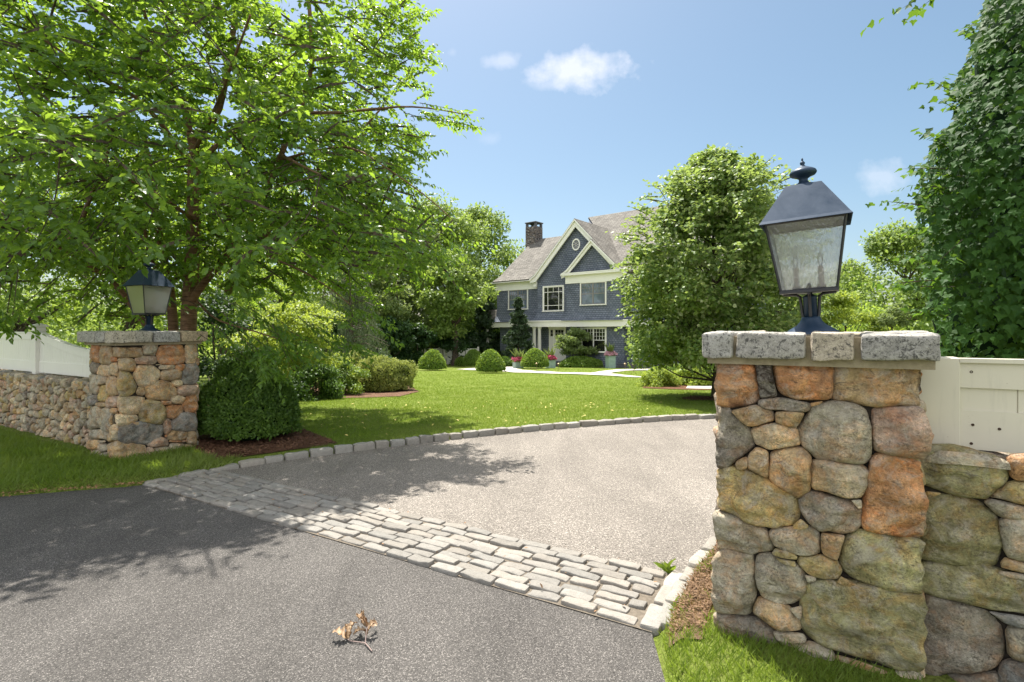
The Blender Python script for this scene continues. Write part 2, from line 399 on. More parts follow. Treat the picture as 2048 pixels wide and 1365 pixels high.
M['cherry_bark'] = bark_mat('cherry_bark', (.085, .045, .028), (.31, .185, .11))
M['bark'] = bark_mat('grey_brown_bark', (.035, .026, .02), (.15, .115, .085), False)

# ------------------------------------------------------------------ leaves
def tpl_cherry():
    V = np.array([(0, 0, 0), (-.17, .25, .05), (-.2, .6, .03), (0, .5, -.02), (.2, .6, .03), (.17, .25, .05), (0, 1.0, -.16)])
    return V, np.array([(0, 3, 2, 1), (0, 5, 4, 3)]), np.array([(3, 6, 2), (3, 4, 6)])
def tpl_round():
    V = np.array([(0, 0, 0), (-.36, .18, .06), (-.42, .55, .04), (0, .45, -.05), (.42, .55, .04), (.36, .18, .06), (0, 1.0, -.1)])
    return V, np.array([(0, 3, 2, 1), (0, 5, 4, 3)]), np.array([(3, 6, 2), (3, 4, 6)])
def tpl_ivy():
    V = np.array([(0, .08, 0), (-.22, 0, .05), (-.52, .28, .04), (-.24, .52, .03), (0, 1.0, -.12), (.24, .52, .03), (.52, .28, .04), (.22, 0, .05), (0, .38, -.04)])
    return V, np.array([(8, 3, 2, 1), (8, 7, 6, 5)]), np.array([(8, 1, 0), (8, 0, 7), (8, 4, 3), (8, 5, 4)])
def tpl_simple():
    V = np.array([(0, 0, 0), (-.28, .45, .06), (0, 1.0, -.05), (.28, .45, .06)])
    return V, None, np.array([(0, 3, 1), (3, 2, 1)])
def tpl_blade():
    V = np.array([(-.5, 0, 0), (.5, 0, 0), (0, 1.0, 0)])
    return V, None, np.array([(0, 1, 2)])
def unit(v): return v/(np.linalg.norm(v, axis=-1, keepdims=True)+1e-9)
def add_leaves(mb, P, T, N, S, tpl, mat=0, wid=1.0):
    """P bases, T along the leaf, N leaf normal, S size; one template copied to each."""
    V, Q, R = tpl; P = np.asarray(P); n = len(P); S = np.broadcast_to(np.asarray(S, float), (n,))
    T = unit(T); N = unit(N-T*(N*T).sum(1, keepdims=True)); B = np.cross(T, N); k = len(V)
    W = P[:, None, :]+S[:, None, None]*(V[None, :, 0, None]*wid*B[:, None, :]+V[None, :, 1, None]*T[:, None, :]+V[None, :, 2, None]*N[:, None, :])
    W = W.reshape(-1, 3); off = (np.arange(n)*k)[:, None, None]; base = mb.n; first = True
    for Fx in (Q, R):
        if Fx is None: continue
        idx = (off+Fx[None]).reshape(-1, Fx.shape[1])
        if first: mb.add(W, idx, mat, smooth=False); first = False
        else:
            mb.li.append((idx+base).ravel()); mb.ls.append(np.full(len(idx), Fx.shape[1])); mb.mi.append(np.full(len(idx), mat)); mb.sm.append(np.full(len(idx), False))
    return mb
def rdir(n, r=None):
    r = r or rng; return unit(r.normal(size=(n, 3)))
def leaf_shell(mb, centre, rad, n, size, tpl, up=.5, out=.8, inner=.55, flatb=-.3, rough=.25, seed=0, mat=0, jit=.9, svar=.35):
    """Leaves through the outer part of an uneven ellipsoid, facing outward and up."""
    d = rdir(int(n*1.6)); d = d[d[:, 2] > flatb][:n]; c = np.asarray(centre, float); rad = np.asarray(rad, float)
    lump = 1+rough*fbm(d*1.0+seed*3.1, 2.2, 3, seed)*2
    rr = lump*(inner+(1-inner)*rng.random(len(d))**.5)
    P = c+d*rad*rr[:, None]
    N = unit(d/rad*rad.mean()*out+np.array([0, 0, up])+jit*.6*rdir(len(d))); T = unit(rdir(len(d))+d*.5+np.array([0, 0, -.25]))
    add_leaves(mb, P, T, N, size*(1+svar*(rng.random(len(d))*2-1)), tpl, mat); return mb
# ================================================================== GROUND
GA = math.atan2(.504, .863); D1 = np.array([.863, -.504]); D2 = np.array([.504, .863])   # gate line and driveway direction
PAVED = [(-30, 3.0), (-14, 3.7), (-7, 4.35), (-4.64, 4.78), (-3.60, 5.13), (-3.13, 5.66), (-2.70, 6.08), (-2.06, 6.52), (-1.13, 7.12), (-.17, 7.66), (.6, 8.03), (1.4, 8.38), (2.4, 8.75), (3.4, 9.03), (5, 9.4), (8, 9.8), (16, 9.8),
         (16, 5.4), (8, 5.6), (4.2, 5.3), (2.6, 4.75), (1.75, 4.1), (1.36, 3.62), (1.02, 3.15), (.74, 2.64), (.66, 2.26), (.62, 1.7), (.8, .6), (2.2, -1.2), (10, -4), (14, -14), (-30, -14)]
LEFT_CURB = [(-3.60, 5.13), (-3.13, 5.66), (-2.70, 6.08), (-2.06, 6.52), (-1.13, 7.12), (-.17, 7.66), (.6, 8.03), (1.4, 8.38), (2.4, 8.75), (3.4, 9.03), (5, 9.4), (8, 9.8), (15, 9.8)]
RIGHT_CURB = [(.74, 2.64), (1.02, 3.15), (1.36, 3.62), (1.75, 4.1), (2.6, 4.75), (4.2, 5.3), (8, 5.6), (15, 5.4)]
def terrain(x, y):
    x = np.asarray(x, float); y = np.asarray(y, float)
    d = poly_dist(PAVED, x, y); ins = in_poly(PAVED, x, y)
    return gz(x, y)+np.where(ins, -.035, .07*smooth(0, .10, d))+np.where(ins, 0, .015*vnoise(np.stack([x, y, 0*x], 1) if x.ndim else np.array([[x, y, 0]]), 1.1, 5))
def tz(x, y): return float(terrain(np.array([x]), np.array([y]))[0])
gx = np.concatenate([[-600, -300, -150, -80, -50, -35, -25, -18, -14, -11, -9, -8, -7.2], np.arange(-6.8, 5.01, .085), [5.5, 6, 7, 8.5, 10, 12, 15, 20, 28, 40, 60, 100, 200, 400, 700]])
gy = np.concatenate([[-60, -20, -8, -3, 0, .8, 1.3], np.arange(1.6, 10.6, .085), [11, 11.6, 12.3, 13, 14, 15, 16, 17, 18.5, 20, 22, 24, 27, 30, 34, 38, 42, 44, 50, 60, 80, 120, 200, 400, 800, 1500]])
GX, GY = np.meshgrid(gx, gy); nxx, nyy = len(gx), len(gy)
gzv = terrain(GX.ravel(), GY.ravel())
mb = MB(); ii = np.arange(nyy-1)[:, None]*nxx+np.arange(nxx-1)[None]; ii = ii.ravel()
mb.add(np.stack([GX.ravel(), GY.ravel(), gzv], 1), np.stack([ii, ii+1, ii+nxx+1, ii+nxx], 1), smooth=True)
tag(mb.build('lawn_ground', M['lawn']), 'green front lawn sloping from the driveway to the house', kind='structure')

def sheet(name, P, z, mat, label, kind='structure', follow=False):
    P = np.asarray(P, float); mb = MB()
    if follow:      # a gridded sheet laid over the terrain
        x0, y0 = P.min(0); x1, y1 = P.max(0); st = max((x1-x0), (y1-y0))/60
        xs = np.arange(x0, x1+st, st); ys = np.arange(y0, y1+st, st)
        import bmesh
        bm = bmesh.new(); bm.faces.new([bm.verts.new((p[0], p[1], 0)) for p in P])
        for xv in xs: bmesh.ops.bisect_plane(bm, geom=bm.verts[:]+bm.edges[:]+bm.faces[:], plane_co=(xv, 0, 0), plane_no=(1, 0, 0))
        for yv in ys: bmesh.ops.bisect_plane(bm, geom=bm.verts[:]+bm.edges[:]+bm.faces[:], plane_co=(0, yv, 0), plane_no=(0, 1, 0))
        bmesh.ops.triangulate(bm, faces=bm.faces[:])
        V = np.array([v.co[:] for v in bm.verts]); Fc = np.array([[v.index for v in f.verts] for f in bm.faces]); bm.free()
        V[:, 2] = terrain(V[:, 0], V[:, 1])+z
        nn = np.cross(V[Fc[0][1]]-V[Fc[0][0]], V[Fc[0][2]]-V[Fc[0][0]])
        if nn[2] < 0: Fc = Fc[:, ::-1]
        mb.add(V, Fc, smooth=True)
    else:
        mb.add(np.column_stack([P, np.full(len(P), z)]), [tuple(range(len(P)))])
    o = mb.build(name, mat); tag(o, label, kind=kind); return o
i_l, i_r = 4, len(PAVED)-8
# strip quad
SA = np.array([-3.60, 5.13]); SL = 4.98; SW = .675
SB = SA+D1*SL; SC = SB+D2*SW; SD_ = SA+D2*SW
street = [(-30, 3.0), (-14, 3.7), (-7, 4.35), (-4.64, 4.78), tuple(SA+D1*-.02), tuple(SB), (.66, 2.26), (.62, 1.7), (.8, .6), (2.2, -1.2), (10, -4), (14, -14), (-30, -14)][::-1]
sheet('street_asphalt', street, 0.0, M['asphalt'], 'dark grey asphalt street apron in front of the gate')
drive = [tuple(SD_), (-2.70, 6.08), (-2.06, 6.52), (-1.13, 7.12), (-.17, 7.66), (.6, 8.03), (1.4, 8.38), (2.4, 8.75), (3.4, 9.03), (5, 9.4), (8, 9.8), (16, 9.8), (16, 5.4), (8, 5.6), (4.2, 5.3), (2.6, 4.75), (1.75, 4.1), (1.36, 3.62), tuple(SC)][::-1]
sheet('driveway', drive, 0.002, M['chip'], 'tan chip-sealed driveway curving right behind the cobbled strip')
sheet('paving_joint_sand', [tuple(SA), tuple(SB), tuple(SC+D1*.02), tuple(SD_)], 0.006, M['sand'], 'sandy joints between the cobbles')

# ---------------------------------------------------------------- rough stone blocks
def _cube(n):
    g = np.linspace(-1, 1, n+1); V = []; Fc = []
    for ax in range(3):
        for s in (-1, 1):
            b = len(V)*0+sum(len(v) for v in V); A, B = np.meshgrid(g, g, indexing='ij'); P = np.zeros((A.size, 3))
            P[:, ax] = s; P[:, (ax+1) % 3] = A.ravel(); P[:, (ax+2) % 3] = B.ravel(); V.append(P)
            i = (np.arange(n)[:, None]*(n+1)+np.arange(n)[None]).ravel()+b
            q = np.stack([i, i+n+1, i+n+2, i+1], 1); Fc.append(q if s > 0 else q[:, ::-1])
    return np.concatenate(V), np.concatenate(Fc)
_C6 = _cube(6); _C10 = _cube(10)
def block(mb, c, ang, L, W, z0, z1, col, seed, r=.02, amp=.008, fine=False, tilt=0.0, mat=0):
    V, Fc = _C10 if fine else _C6; V = np.sign(V)*np.abs(V)**.75; h = np.array([L/2, W/2, (z1-z0)/2]); r = min(r, h.min()*.8)
    p = V*h; q = np.clip(p, -(h-r), h-r); d = p-q; ln = np.linalg.norm(d, axis=1, keepdims=True)
    p = q+np.where(ln > 1e-6, d/np.maximum(ln, 1e-6)*r, 0)
    s = np.array([seed*7.3, seed*3.1, seed*1.7])
    nz = np.stack([fbm(p+s, 9, 3, 1), fbm(p+s, 9, 3, 2), fbm(p+s, 11, 4, 3)], 1)
    p = p+nz*amp*1.6; p[:, 2] += tilt*p[:, 0]
    ca, sa = math.cos(ang), math.sin(ang)
    P = np.stack([c[0]+p[:, 0]*ca-p[:, 1]*sa, c[1]+p[:, 0]*sa+p[:, 1]*ca, (z0+z1)/2+p[:, 2]], 1)
    mb.add(P, Fc, mat, col=np.array(col)*(1+.0*seed), smooth=True)
rs = random.Random(3)
def gcol(base=(.40, .38, .345), v=.12): 
    k = 1+v*(rs.random()*2-1); w = (rs.random()-.5)*.05
    return (base[0]*k*(1+w), base[1]*k, base[2]*k*(1-w))
mb = MB(); ang = math.atan2(D1[1], D1[0])
for r_ in range(8):
    u = -.05-.0*r_-(.14 if r_ % 2 else 0)+rs.random()*.05; pitch = SW/8
    while u < SL-.10:
        L = rs.uniform(.19, .27); L = min(L, SL-.085-u)
        if L > .07:
            c = SA+D1*(u+L/2)+D2*(pitch*(r_+.5)+rs.uniform(-.006, .006)+.006*math.sin(u*3))
            block(mb, c, ang+rs.uniform(-.03, .03), L-rs.uniform(.008, .018), pitch-rs.uniform(.006, .014), -.05, .024+rs.uniform(-.008, .008), gcol((.255, .238, .212), .16), rs.random()*90, .014, .0075, tilt=rs.uniform(-.02, .02))
        u += L
for k, v0 in enumerate((.0, .25, .46)):         # end border across the strip
    c = SB+D1*-.02+D2*(v0+.12); block(mb, c, ang+math.pi/2+.03, .225, .11, -.05, .035, gcol((.34, .315, .28)), rs.random()*90, .02, .008)
tag(mb.build('cobblestone_strip', M['cobble'], color=True), 'band of pale granite cobbles across the driveway mouth', kind='structure')

def curb(name, line, top, label, Lm=.27):
    mb = MB(); P = resample(chaikin(line, 2, False), 600, False); s = np.concatenate([[0], np.cumsum(np.linalg.norm(np.diff(P, axis=0), axis=1))]); u = 0
    while u < s[-1]-.3:
        L = rs.uniform(.19, .32)*(1.0); a = np.array([np.interp(u, s, P[:, k]) for k in (0, 1)]); b = np.array([np.interp(u+L, s, P[:, k]) for k in (0, 1)])
        d = b-a; m = (a+b)/2; n = np.array([-d[1], d[0]])/np.linalg.norm(d)
        if not in_poly(PAVED, np.array([m[0]+n[0]*.2]), np.array([m[1]+n[1]*.2]))[0]: off = n
        else: off = -n
        z = float(gz(m[0], m[1])); rise = min(1, .35+u*.35) if top > .08 else 1
        block(mb, m+off*.03+n*rs.uniform(-.006, .006), math.atan2(d[1], d[0])+rs.uniform(-.04, .04), np.linalg.norm(d)-rs.uniform(.010, .022), .115, z-.1, z+top*rise+rs.uniform(-.008, .006), gcol((.30, .28, .245), .16), rs.random()*90, .024, .010, tilt=rs.uniform(-.03, .03))
        u += L
    return tag(mb.build(name, M['cobble'], color=True), label, kind='structure')
curb('curb_stone_edging', LEFT_CURB, .088, 'granite block kerb along the lawn side of the driveway')
curb('curb_stone_border', RIGHT_CURB, .055, 'low granite border at the foot of the near pillar')

# ================================================================== FIELDSTONE
TINT = dict(O=(.48, .28, .16), B=(.46, .34, .21), L=(.60, .49, .34), G=(.44, .39, .30), K=(.27, .235, .19), D=(.06, .05, .042), P=(.47, .35, .27), Mo=(.34, .31, .175), S=(.24, .23, .215), Y=(.43, .345, .185))
def tint(c, rr=None, v=.10):
    rr = rr or rs; b = TINT[c]; k = 1+v*(rr.random()*2-1); return tuple(x*k for x in b)
def rect_path(cor, r=.035):
    cor = [np.array(c, float) for c in cor]; n = len(cor); seg = [cor[(i+1) % n]-cor[i] for i in range(n)]; Ls = [np.linalg.norm(s) for s in seg]; tot = sum(Ls); cum = np.concatenate([[0], np.cumsum(Ls)])
    nor = [np.array([s[1], -s[0]])/l for s, l in zip(seg, Ls)]
    def raw(u):
        u = np.mod(u, tot); k = np.clip(np.searchsorted(cum, u, side='right')-1, 0, n-1)
        t = u-cum[k]; C0 = np.array(cor)[k]; S = np.array([s/l for s, l in zip(seg, Ls)])[k]
        return C0+S*t[:, None], np.array(nor)[k]
    def f(u, v, h):
        u = np.asarray(u, float); p = 0; nn = 0
        for o in (-1, -.5, 0, .5, 1):
            a, b = raw(u+o*r); p = p+a/5; nn = nn+b/5
        nn = unit(nn); return np.column_stack([p+nn*np.asarray(h)[:, None], v])
    f.total = tot; f.cum = cum; return f
def stone(mb, poly, mapf, col, seed, depth=.06, n=40, amp=.021, flatness=15, rings=None, mat=0, grow=1.035):
    poly = np.asarray(poly, float); a = poly; area = .5*np.sum(a[:, 0]*np.roll(a[:, 1], -1)-np.roll(a[:, 0], -1)*a[:, 1])
    if area < 0: poly = poly[::-1]
    out = resample(chaikin(poly, 2, True, .17 if n > 30 else .2), n); c = out.mean(0); out = c+(out-c)*grow; size = math.sqrt(abs(area)); depth = min(depth, size*.42)
    S = np.array(rings or [1.0, 1.0, .99, .97, .94, .895, .83, .74, .63, .54, .44, .34, .24, .14, .06]); prof = np.array([-1.0, -.5]+[-(s**flatness)*.42 for s in S[2:]])
    U = []; H = []
    for s, h in zip(S, prof): U.append(c+(out-c)*s); H.append(np.full(n, h*depth))
    U.append(c[None]); H.append(np.array([0.0])); U = np.concatenate(U); H = np.concatenate(H)
    q = np.column_stack([U*1.0, np.full(len(U), seed*5.17)])
    # edges wobble, faces are chipped in facets
    U = U+np.column_stack([fbm(q, 14, 3, 11), fbm(q, 14, 3, 12)])*min(.012, size*.06)
    fac = fbm(q, 6.0, 4, 21); ridge = 1-np.abs(fbm(q, 8.5, 2, 31))*3
    am = min(amp, size*.11); w = np.where(H > -depth*.5, 1, .3)
    rk = random.Random(int(seed*131)+n); tot_c = 0
    for _ in range(7 if n > 30 else 3):
        an = rk.uniform(0, 6.283); dd = (U-c)@np.array([math.cos(an), math.sin(an)]); off = rk.uniform(.0, .40)*size
        tot_c = tot_c+np.clip(dd-off, 0, None)*rk.uniform(.12, .42)
    H = H-np.minimum(tot_c, depth*.42)*(H > -depth*.6)
    st = fbm(np.column_stack([q[:, 0]*.6, q[:, 1]*2.2, q[:, 2]]), 16, 3, 71)
    H = H+w*(st*am*.8+fac*am*1.9+np.clip(ridge, 0, 1)*am*.7+fbm(q, 45, 3, 41)*.0035)
    V = mapf(U[:, 0], U[:, 1], H); R = len(S); Fc = []
    i = np.arange(n); j = (i+1) % n
    quads = np.concatenate([np.stack([k*n+i, k*n+j, (k+1)*n+j, (k+1)*n+i], 1) for k in range(R-1)])
    tris = np.stack([(R-1)*n+i, (R-1)*n+j, np.full(n, R*n)], 1)
    b = mb.n; mb.add(V, quads, mat, col=col, smooth=True)
    mb.li.append((tris+b).ravel()); mb.ls.append(np.full(n, 3)); mb.mi.append(np.full(n, mat)); mb.sm.append(np.full(n, True))
def box_poly(x0, y0, x1, y1, rr, cut=.24):
    w, h = x1-x0, y1-y0; P = []
    for (cx, cy, sx, sy) in ((x0, y0, 1, 1), (x1, y0, -1, 1), (x1, y1, -1, -1), (x0, y1, 1, -1)):
        a = cut*min(w, h)*rr.uniform(.4, 1.5); b = cut*min(w, h)*rr.uniform(.4, 1.5)
        p1 = (cx, cy+sy*b); p2 = (cx+sx*a, cy)
        P += [p1, p2] if sx*sy > 0 else [p2, p1]
    mid = lambda p, q, t: (p[0]+(q[0]-p[0])*t, p[1]+(q[1]-p[1])*t)
    return [(x+rr.uniform(-.03, .03)*w, y+rr.uniform(-.03, .03)*h) for x, y in P]
def clip_half(poly, p, nrm):
    out = []; m = len(poly)
    for i in range(m):
        a, b = poly[i], poly[(i+1) % m]; da = (a[0]-p[0])*nrm[0]+(a[1]-p[1])*nrm[1]; db = (b[0]-p[0])*nrm[0]+(b[1]-p[1])*nrm[1]
        if da <= 0: out.append(a)
        if (da < 0) != (db < 0) and da != db:
            t = da/(da-db); out.append((a[0]+(b[0]-a[0])*t, a[1]+(b[1]-a[1])*t))
    return out
def voronoi(u0, u1, v0, v1, size, rr, aspect=1.35, gap=.012, var=.5):
    sx, sy = size*aspect, size; S = []
    ny = max(1, round((v1-v0)/sy))
    for j in range(ny):
        nx = max(1, round((u1-u0)/sx*rr.uniform(.8, 1.2)))
        for i in range(nx):
            S.append((u0+(i+.5+rr.uniform(-var, var)*.9)*(u1-u0)/nx, v0+(j+.5+rr.uniform(-var, var)*.75)*(v1-v0)/ny))
    A = np.array(S); K = A/np.array([aspect, 1]); P = []
    for k in range(len(S)):
        d = np.linalg.norm(K-K[k], axis=1); near = np.argsort(d)[1:16]; poly = [(u0, v0), (u1, v0), (u1, v1), (u0, v1)]
        wk = A[k]
        for m in near:
            dd = (A[m]-wk)/np.array([aspect**2, 1]); mid = (A[m]+wk)/2; poly = clip_half(poly, mid, dd)
            if len(poly) < 3: break
        if len(poly) >= 3:
            Q = np.array(poly); c = Q.mean(0); Qd = np.linalg.norm(Q-c, axis=1, keepdims=True)
            Q = c+(Q-c)*np.clip((Qd-gap)/np.maximum(Qd, 1e-6), .3, 1); P.append(Q)
    return P
def hull(P):
    P = sorted(set((round(float(a), 5), round(float(b), 5)) for a, b in P)); cr = lambda o, a, b: (a[0]-o[0])*(b[1]-o[1])-(a[1]-o[1])*(b[0]-o[0])
    def half(Q):
        h = []
        for q_ in Q:
            while len(h) > 1 and cr(h[-2], h[-1], q_) <= 0: h.pop()
            h.append(q_)
        return h
    return np.array(half(P)[:-1]+half(P[::-1])[:-1])
def pack(polys, rect, off=.035, gap=.007):
    """Grow rough outlines until neighbours almost meet, leaving thin joints."""
    S = [resample(np.asarray(P, float), 60) for P in polys]; C_ = [s.mean(0) for s in S]; out = []
    for i, P in enumerate(polys):
        P = np.asarray(P, float); a2 = np.sum(P[:, 0]*np.roll(P[:, 1], -1)-np.roll(P[:, 0], -1)*P[:, 1]); P = P if a2 > 0 else P[::-1]
        r = np.linalg.norm(S[i]-C_[i], axis=1).mean(); o = min(off, r*.45); d = np.linalg.norm(P-C_[i], axis=1, keepdims=True); Q = [tuple(x) for x in C_[i]+(P-C_[i])*(1+o/np.maximum(d, 1e-6))]
        for j in range(len(polys)):
            if j == i or np.linalg.norm(C_[i]-C_[j]) > 1.2: continue
            dd = np.linalg.norm(S[i][:, None]-S[j][None], axis=2)
            if dd.min() > 2.2*off+gap: continue
            # direction averaged over the closest stretch of the two outlines
            w = np.exp(-(dd-dd.min())/.012); w /= w.sum(); pa = (S[i]*w.sum(1)[:, None]).sum(0); pb = (S[j]*w.sum(0)[:, None]).sum(0)
            v = pb-pa; cc = C_[j]-C_[i]; ln = np.linalg.norm(v)
            if ln < .004 or v@cc < 0: v = cc
            v = v/np.linalg.norm(v); m = (pa+pb)/2-v*gap/2; Q2 = clip_half(Q, m, v)
            if len(Q2) >= 3: Q = Q2
        for m, v in rect:
            Q2 = clip_half(Q, m, v)
            if len(Q2) >= 3: Q = Q2
        out.append(hull(list(Q)+[tuple(x) for x in P]))
    return out
def local(mb_, name, mats, parent, color=False):
    """Build a part whose vertices were given in world space."""
    l = np.array(parent.location[:]); mb_.v = [v-l for v in mb_.v]; return mb_.build(name, mats, parent, color)

def cap_ring(mb, K, dA, dB, wA, wB, front_cuts, side_cuts, z0, z1, rr, tints, over=.055, dep=.26):
    """Cap of rough blocks around a flat centre. A side starts at K along dA, B side along dB (away)."""
    K = np.array(K)-dA*over-dB*over; wA += 2*over; wB += 2*over; aA = math.atan2(dA[1], dA[0])
    def run(o, d, inw, cuts, w, tt):
        for q, (a, b) in enumerate(cuts):
            L = b-a; c = o+d*(a+L/2)+inw*dep/2
            block(mb, c, math.atan2(d[1], d[0]), L, dep, z0+rr.uniform(-.004, .006), z1+rr.uniform(-.006, .004), tt[q % len(tt)], rr.random()*99, .014, .009, fine=True)
    run(K, dA, dB, front_cuts, wA, tints)
    run(K+dB*wB, dA, -dB, [(0, .3), (.315, .6), (.615, wA)], wA, tints)
    run(K+dB*.275, dB, dA, [(x-.275, y-.275) for x, y in side_cuts], wB, tints[::-1])
    run(K+dA*wA+dB*.275, dB, -dA, [(0, .2), (.215, wB-.55)], wB, tints)
    c = K+dA*wA/2+dB*wB/2; m_ = MB()
    Mx = np.eye(4); Mx[:2, 0] = dA; Mx[:2, 1] = dB; Mx[:2, 3] = K
    box(mb, dep-.05, wA-dep+.05, dep-.05, wB-dep+.05, z0+.02, z1-.012, mat=1, M=Mx)
    box(mb, over-.005, wA-over+.005, over-.005, wB-over+.005, z0-.03, z1-.02, mat=1, M=Mx)

# ---------------------------------------------------------------- near (right) pillar
KR = np.array([.950, 2.535]); WR, DR, HP = .857, .88, 1.378
rp_c = KR+D1*WR/2+D2*DR/2
pil_r = thing('stone_pillar', 'large near fieldstone gate pillar with granite block cap', 'stone pillar', (rp_c[0], rp_c[1], 0), group='stone gate pillars')
corR = [KR, KR+D1*WR, KR+D1*WR+D2*DR, KR+D2*DR]; mapR = rect_path(corR)
def plane_u(px, py, P0, d, nrm):
    r = ray(px, py); t = (P0@nrm)/(r[:2]@nrm); p = r*t; return (p[:2]-P0)@d, p[2]+EYE
def poly_on(poly, P0, d, nrm, ox, oy, k):
    return [plane_u(ox+x/k, oy+y/k, P0, d, nrm) for x, y in poly]
RP = [('O', [(90,50),(110,45),(230,50),(270,90),(275,170),(270,215),(240,238),(130,242),(92,235),(82,140)]),
('D', [(275,70),(300,52),(330,75),(342,130),(335,195),(315,200),(285,195),(275,130)]),
('O', [(345,60),(420,45),(605,50),(600,75),(582,130),(582,205),(530,210),(440,210),(370,180),(355,130)]),
('B', [(620,55),(780,48),(960,55),(972,90),(970,200),(955,235),(880,240),(760,235),(590,205),(585,130)]),
('K', [(282,208),(380,205),(490,222),(492,248),(470,258),(300,245)]),
('B', [(495,222),(545,212),(530,228),(500,234)]),
('K', [(95,238),(130,245),(200,290),(240,340),(262,400),(240,430),(150,485),(94,487),(90,350)]),
('B', [(172,250),(230,240),(320,248),(345,275),(335,300),(240,308),(200,290)]),
('B', [(348,270),(370,256),(440,258),(468,268),(450,300),(410,320),(365,305)]),
('L', [(252,325),(300,315),(400,312),(440,340),(442,385),(420,405),(290,402),(260,385)]),
('G', [(510,235),(580,220),(680,232),(740,245),(740,330),(748,445),(700,460),(560,465),(500,420),(460,380),(453,320)]),
('P', [(752,260),(800,243),(900,245),(960,265),(980,330),(975,430),(950,450),(870,445),(790,430),(755,400)]),
('B', [(188,460),(220,445),(238,455),(230,485),(200,495)]),
('B', [(245,430),(275,408),(310,430),(320,480),(318,515),(280,518),(235,485)]),
('B', [(330,430),(380,415),(450,413),(490,450),(495,520),(490,590),(460,607),(400,590),(340,560),(322,500)]),
('L', [(500,490),(540,468),(690,478),(730,500),(735,580),(715,608),(620,612),(500,585)]),
('O', [(740,470),(780,445),(880,450),(960,480),(975,560),(982,760),(940,775),(860,782),(760,755),(708,730),(712,650),(735,560)]),
('Y', [(110,490),(240,500),(300,540),(420,605),(445,660),(430,720),(370,740),(200,700),(120,660),(88,560)]),
('K', [(455,650),(480,600),(560,605),(660,625),(705,670),(690,740),(650,765),(540,755),(480,720)]),
('G', [(665,620),(705,620),(708,650),(690,655)]),
('G', [(105,690),(150,685),(250,730),(330,780),(338,820),(290,840),(200,845),(110,830),(92,770)]),
('G', [(322,760),(380,745),(500,740),(532,770),(535,840),(500,855),(400,835),(340,800)]),
('Y', [(425,720),(450,706),(485,725),(470,740),(425,738)]),
('B', [(540,780),(560,762),(622,770),(620,830),(590,865),(550,845)]),
('G', [(105,840),(240,855),(265,900),(260,1050),(230,1105),(190,1112),(110,1080),(88,960)]),
('G', [(270,870),(340,855),(440,900),(475,960),(465,1040),(400,1065),(320,1050),(275,1000)]),
('Y', [(345,830),(400,830),(440,855),(435,870),(350,850)]), ('Y', [(350,855),(430,875),(425,893),(370,875)]),
('Y', [(440,870),(500,855),(590,870),(620,905),(605,950),(560,950),(480,930)]),
('Mo', [(640,800),(700,760),(800,770),(960,790),(992,850),(990,940),(960,990),(900,1008),(780,990),(680,950),(630,900)]),
('G', [(480,935),(515,935),(510,955),(482,958)]), ('Y', [(607,960),(620,938),(700,980),(640,975)]),
('B', [(262,1060),(290,1040),(400,1065),(450,1120),(448,1150),(400,1162),(320,1140),(265,1100)]),
('G', [(405,1070),(458,1065),(458,1100),(440,1105)]),
('Mo', [(480,975),(560,955),(700,985),(800,1005),(900,1010),(975,1020),(990,1060),(988,1310),(960,1350),(860,1340),(600,1255),(500,1200),(462,1140),(465,1060)]),
('K', [(100,1090),(150,1105),(300,1130),(340,1180),(370,1250),(260,1240),(110,1190),(90,1130)]),
('G', [(340,1165),(465,1180),(450,1215),(350,1190)]), ('G', [(365,1215),(480,1225),(580,1260),(600,1320),(500,1310),(400,1250)]),
('B', [(600,1270),(700,1300),(790,1330),(700,1345),(610,1310)]), ('G', [(600,1330),(800,1348),(980,1360),(980,1440),(600,1430)]), ('K', [(380,1285),(590,1330),(590,1450),(380,1420)]), ('G', [(100,1210),(260,1260),(370,1290),(370,1400),(90,1330)])]
mb = MB(); rr = random.Random(11)
RPp = pack([poly_on(P, KR, D1, D2, 1380, 700, 2.0525) for c, P in RP], [((0, HP-.006), (0, 1)), ((-.03, 0), (-1, 0)), ((WR+.03, 0), (1, 0))])
for q, ((c, _), P) in enumerate(zip(RP, RPp)):
    stone(mb, P, mapR, tint(c, rr), q+1.0, depth=.075, n=56)
for seg in (1, 2, 3):
    a, b = mapR.cum[seg], mapR.cum[seg+1]
    for q, P in enumerate(voronoi(a+.05, b-.05, -.02, HP-.01, .17, rr, 1.3, .012)):
        stone(mb, P, lambda u, v, h: mapR(u, v, h-.03), tint(rr.choice('OBLGGKPY'), rr), 100*seg+q, depth=.07, n=28, rings=[1, 1, .97, .88, .7, .4])
local(mb, 'stonework', M['stone'], pil_r, True)
mb = MB(); Mx = np.eye(4); Mx[:2, 0] = D1; Mx[:2, 1] = D2; Mx[:2, 3] = KR
box(mb, .066, WR-.066, .066, DR-.066, -.2, HP-.02, M=Mx); local(mb, 'core', M['mortar_dark'], pil_r)
capK = KR-D1*.055-D2*.055
def cuts_px(L, K, d, nrm, y=690): return [(plane_u(a, y, K, d, nrm)[0], plane_u(b, y, K, d, nrm)[0]) for a, b in L]
fc = cuts_px([(1401, 1462), (1471, 1611), (1623, 1712), (1726, 1881)], capK, D1, D2)
mb = MB(); gt = [(.40, .385, .35), (.36, .34, .30), (.46, .40, .31), (.34, .325, .295)]
cap_ring(mb, KR, D1, D2, WR, DR, fc, [(.285, .55), (.565, .70)], 1.383, 1.503, rr, gt)
local(mb, 'cap', [M['granite'], M['mortar']], pil_r, True)

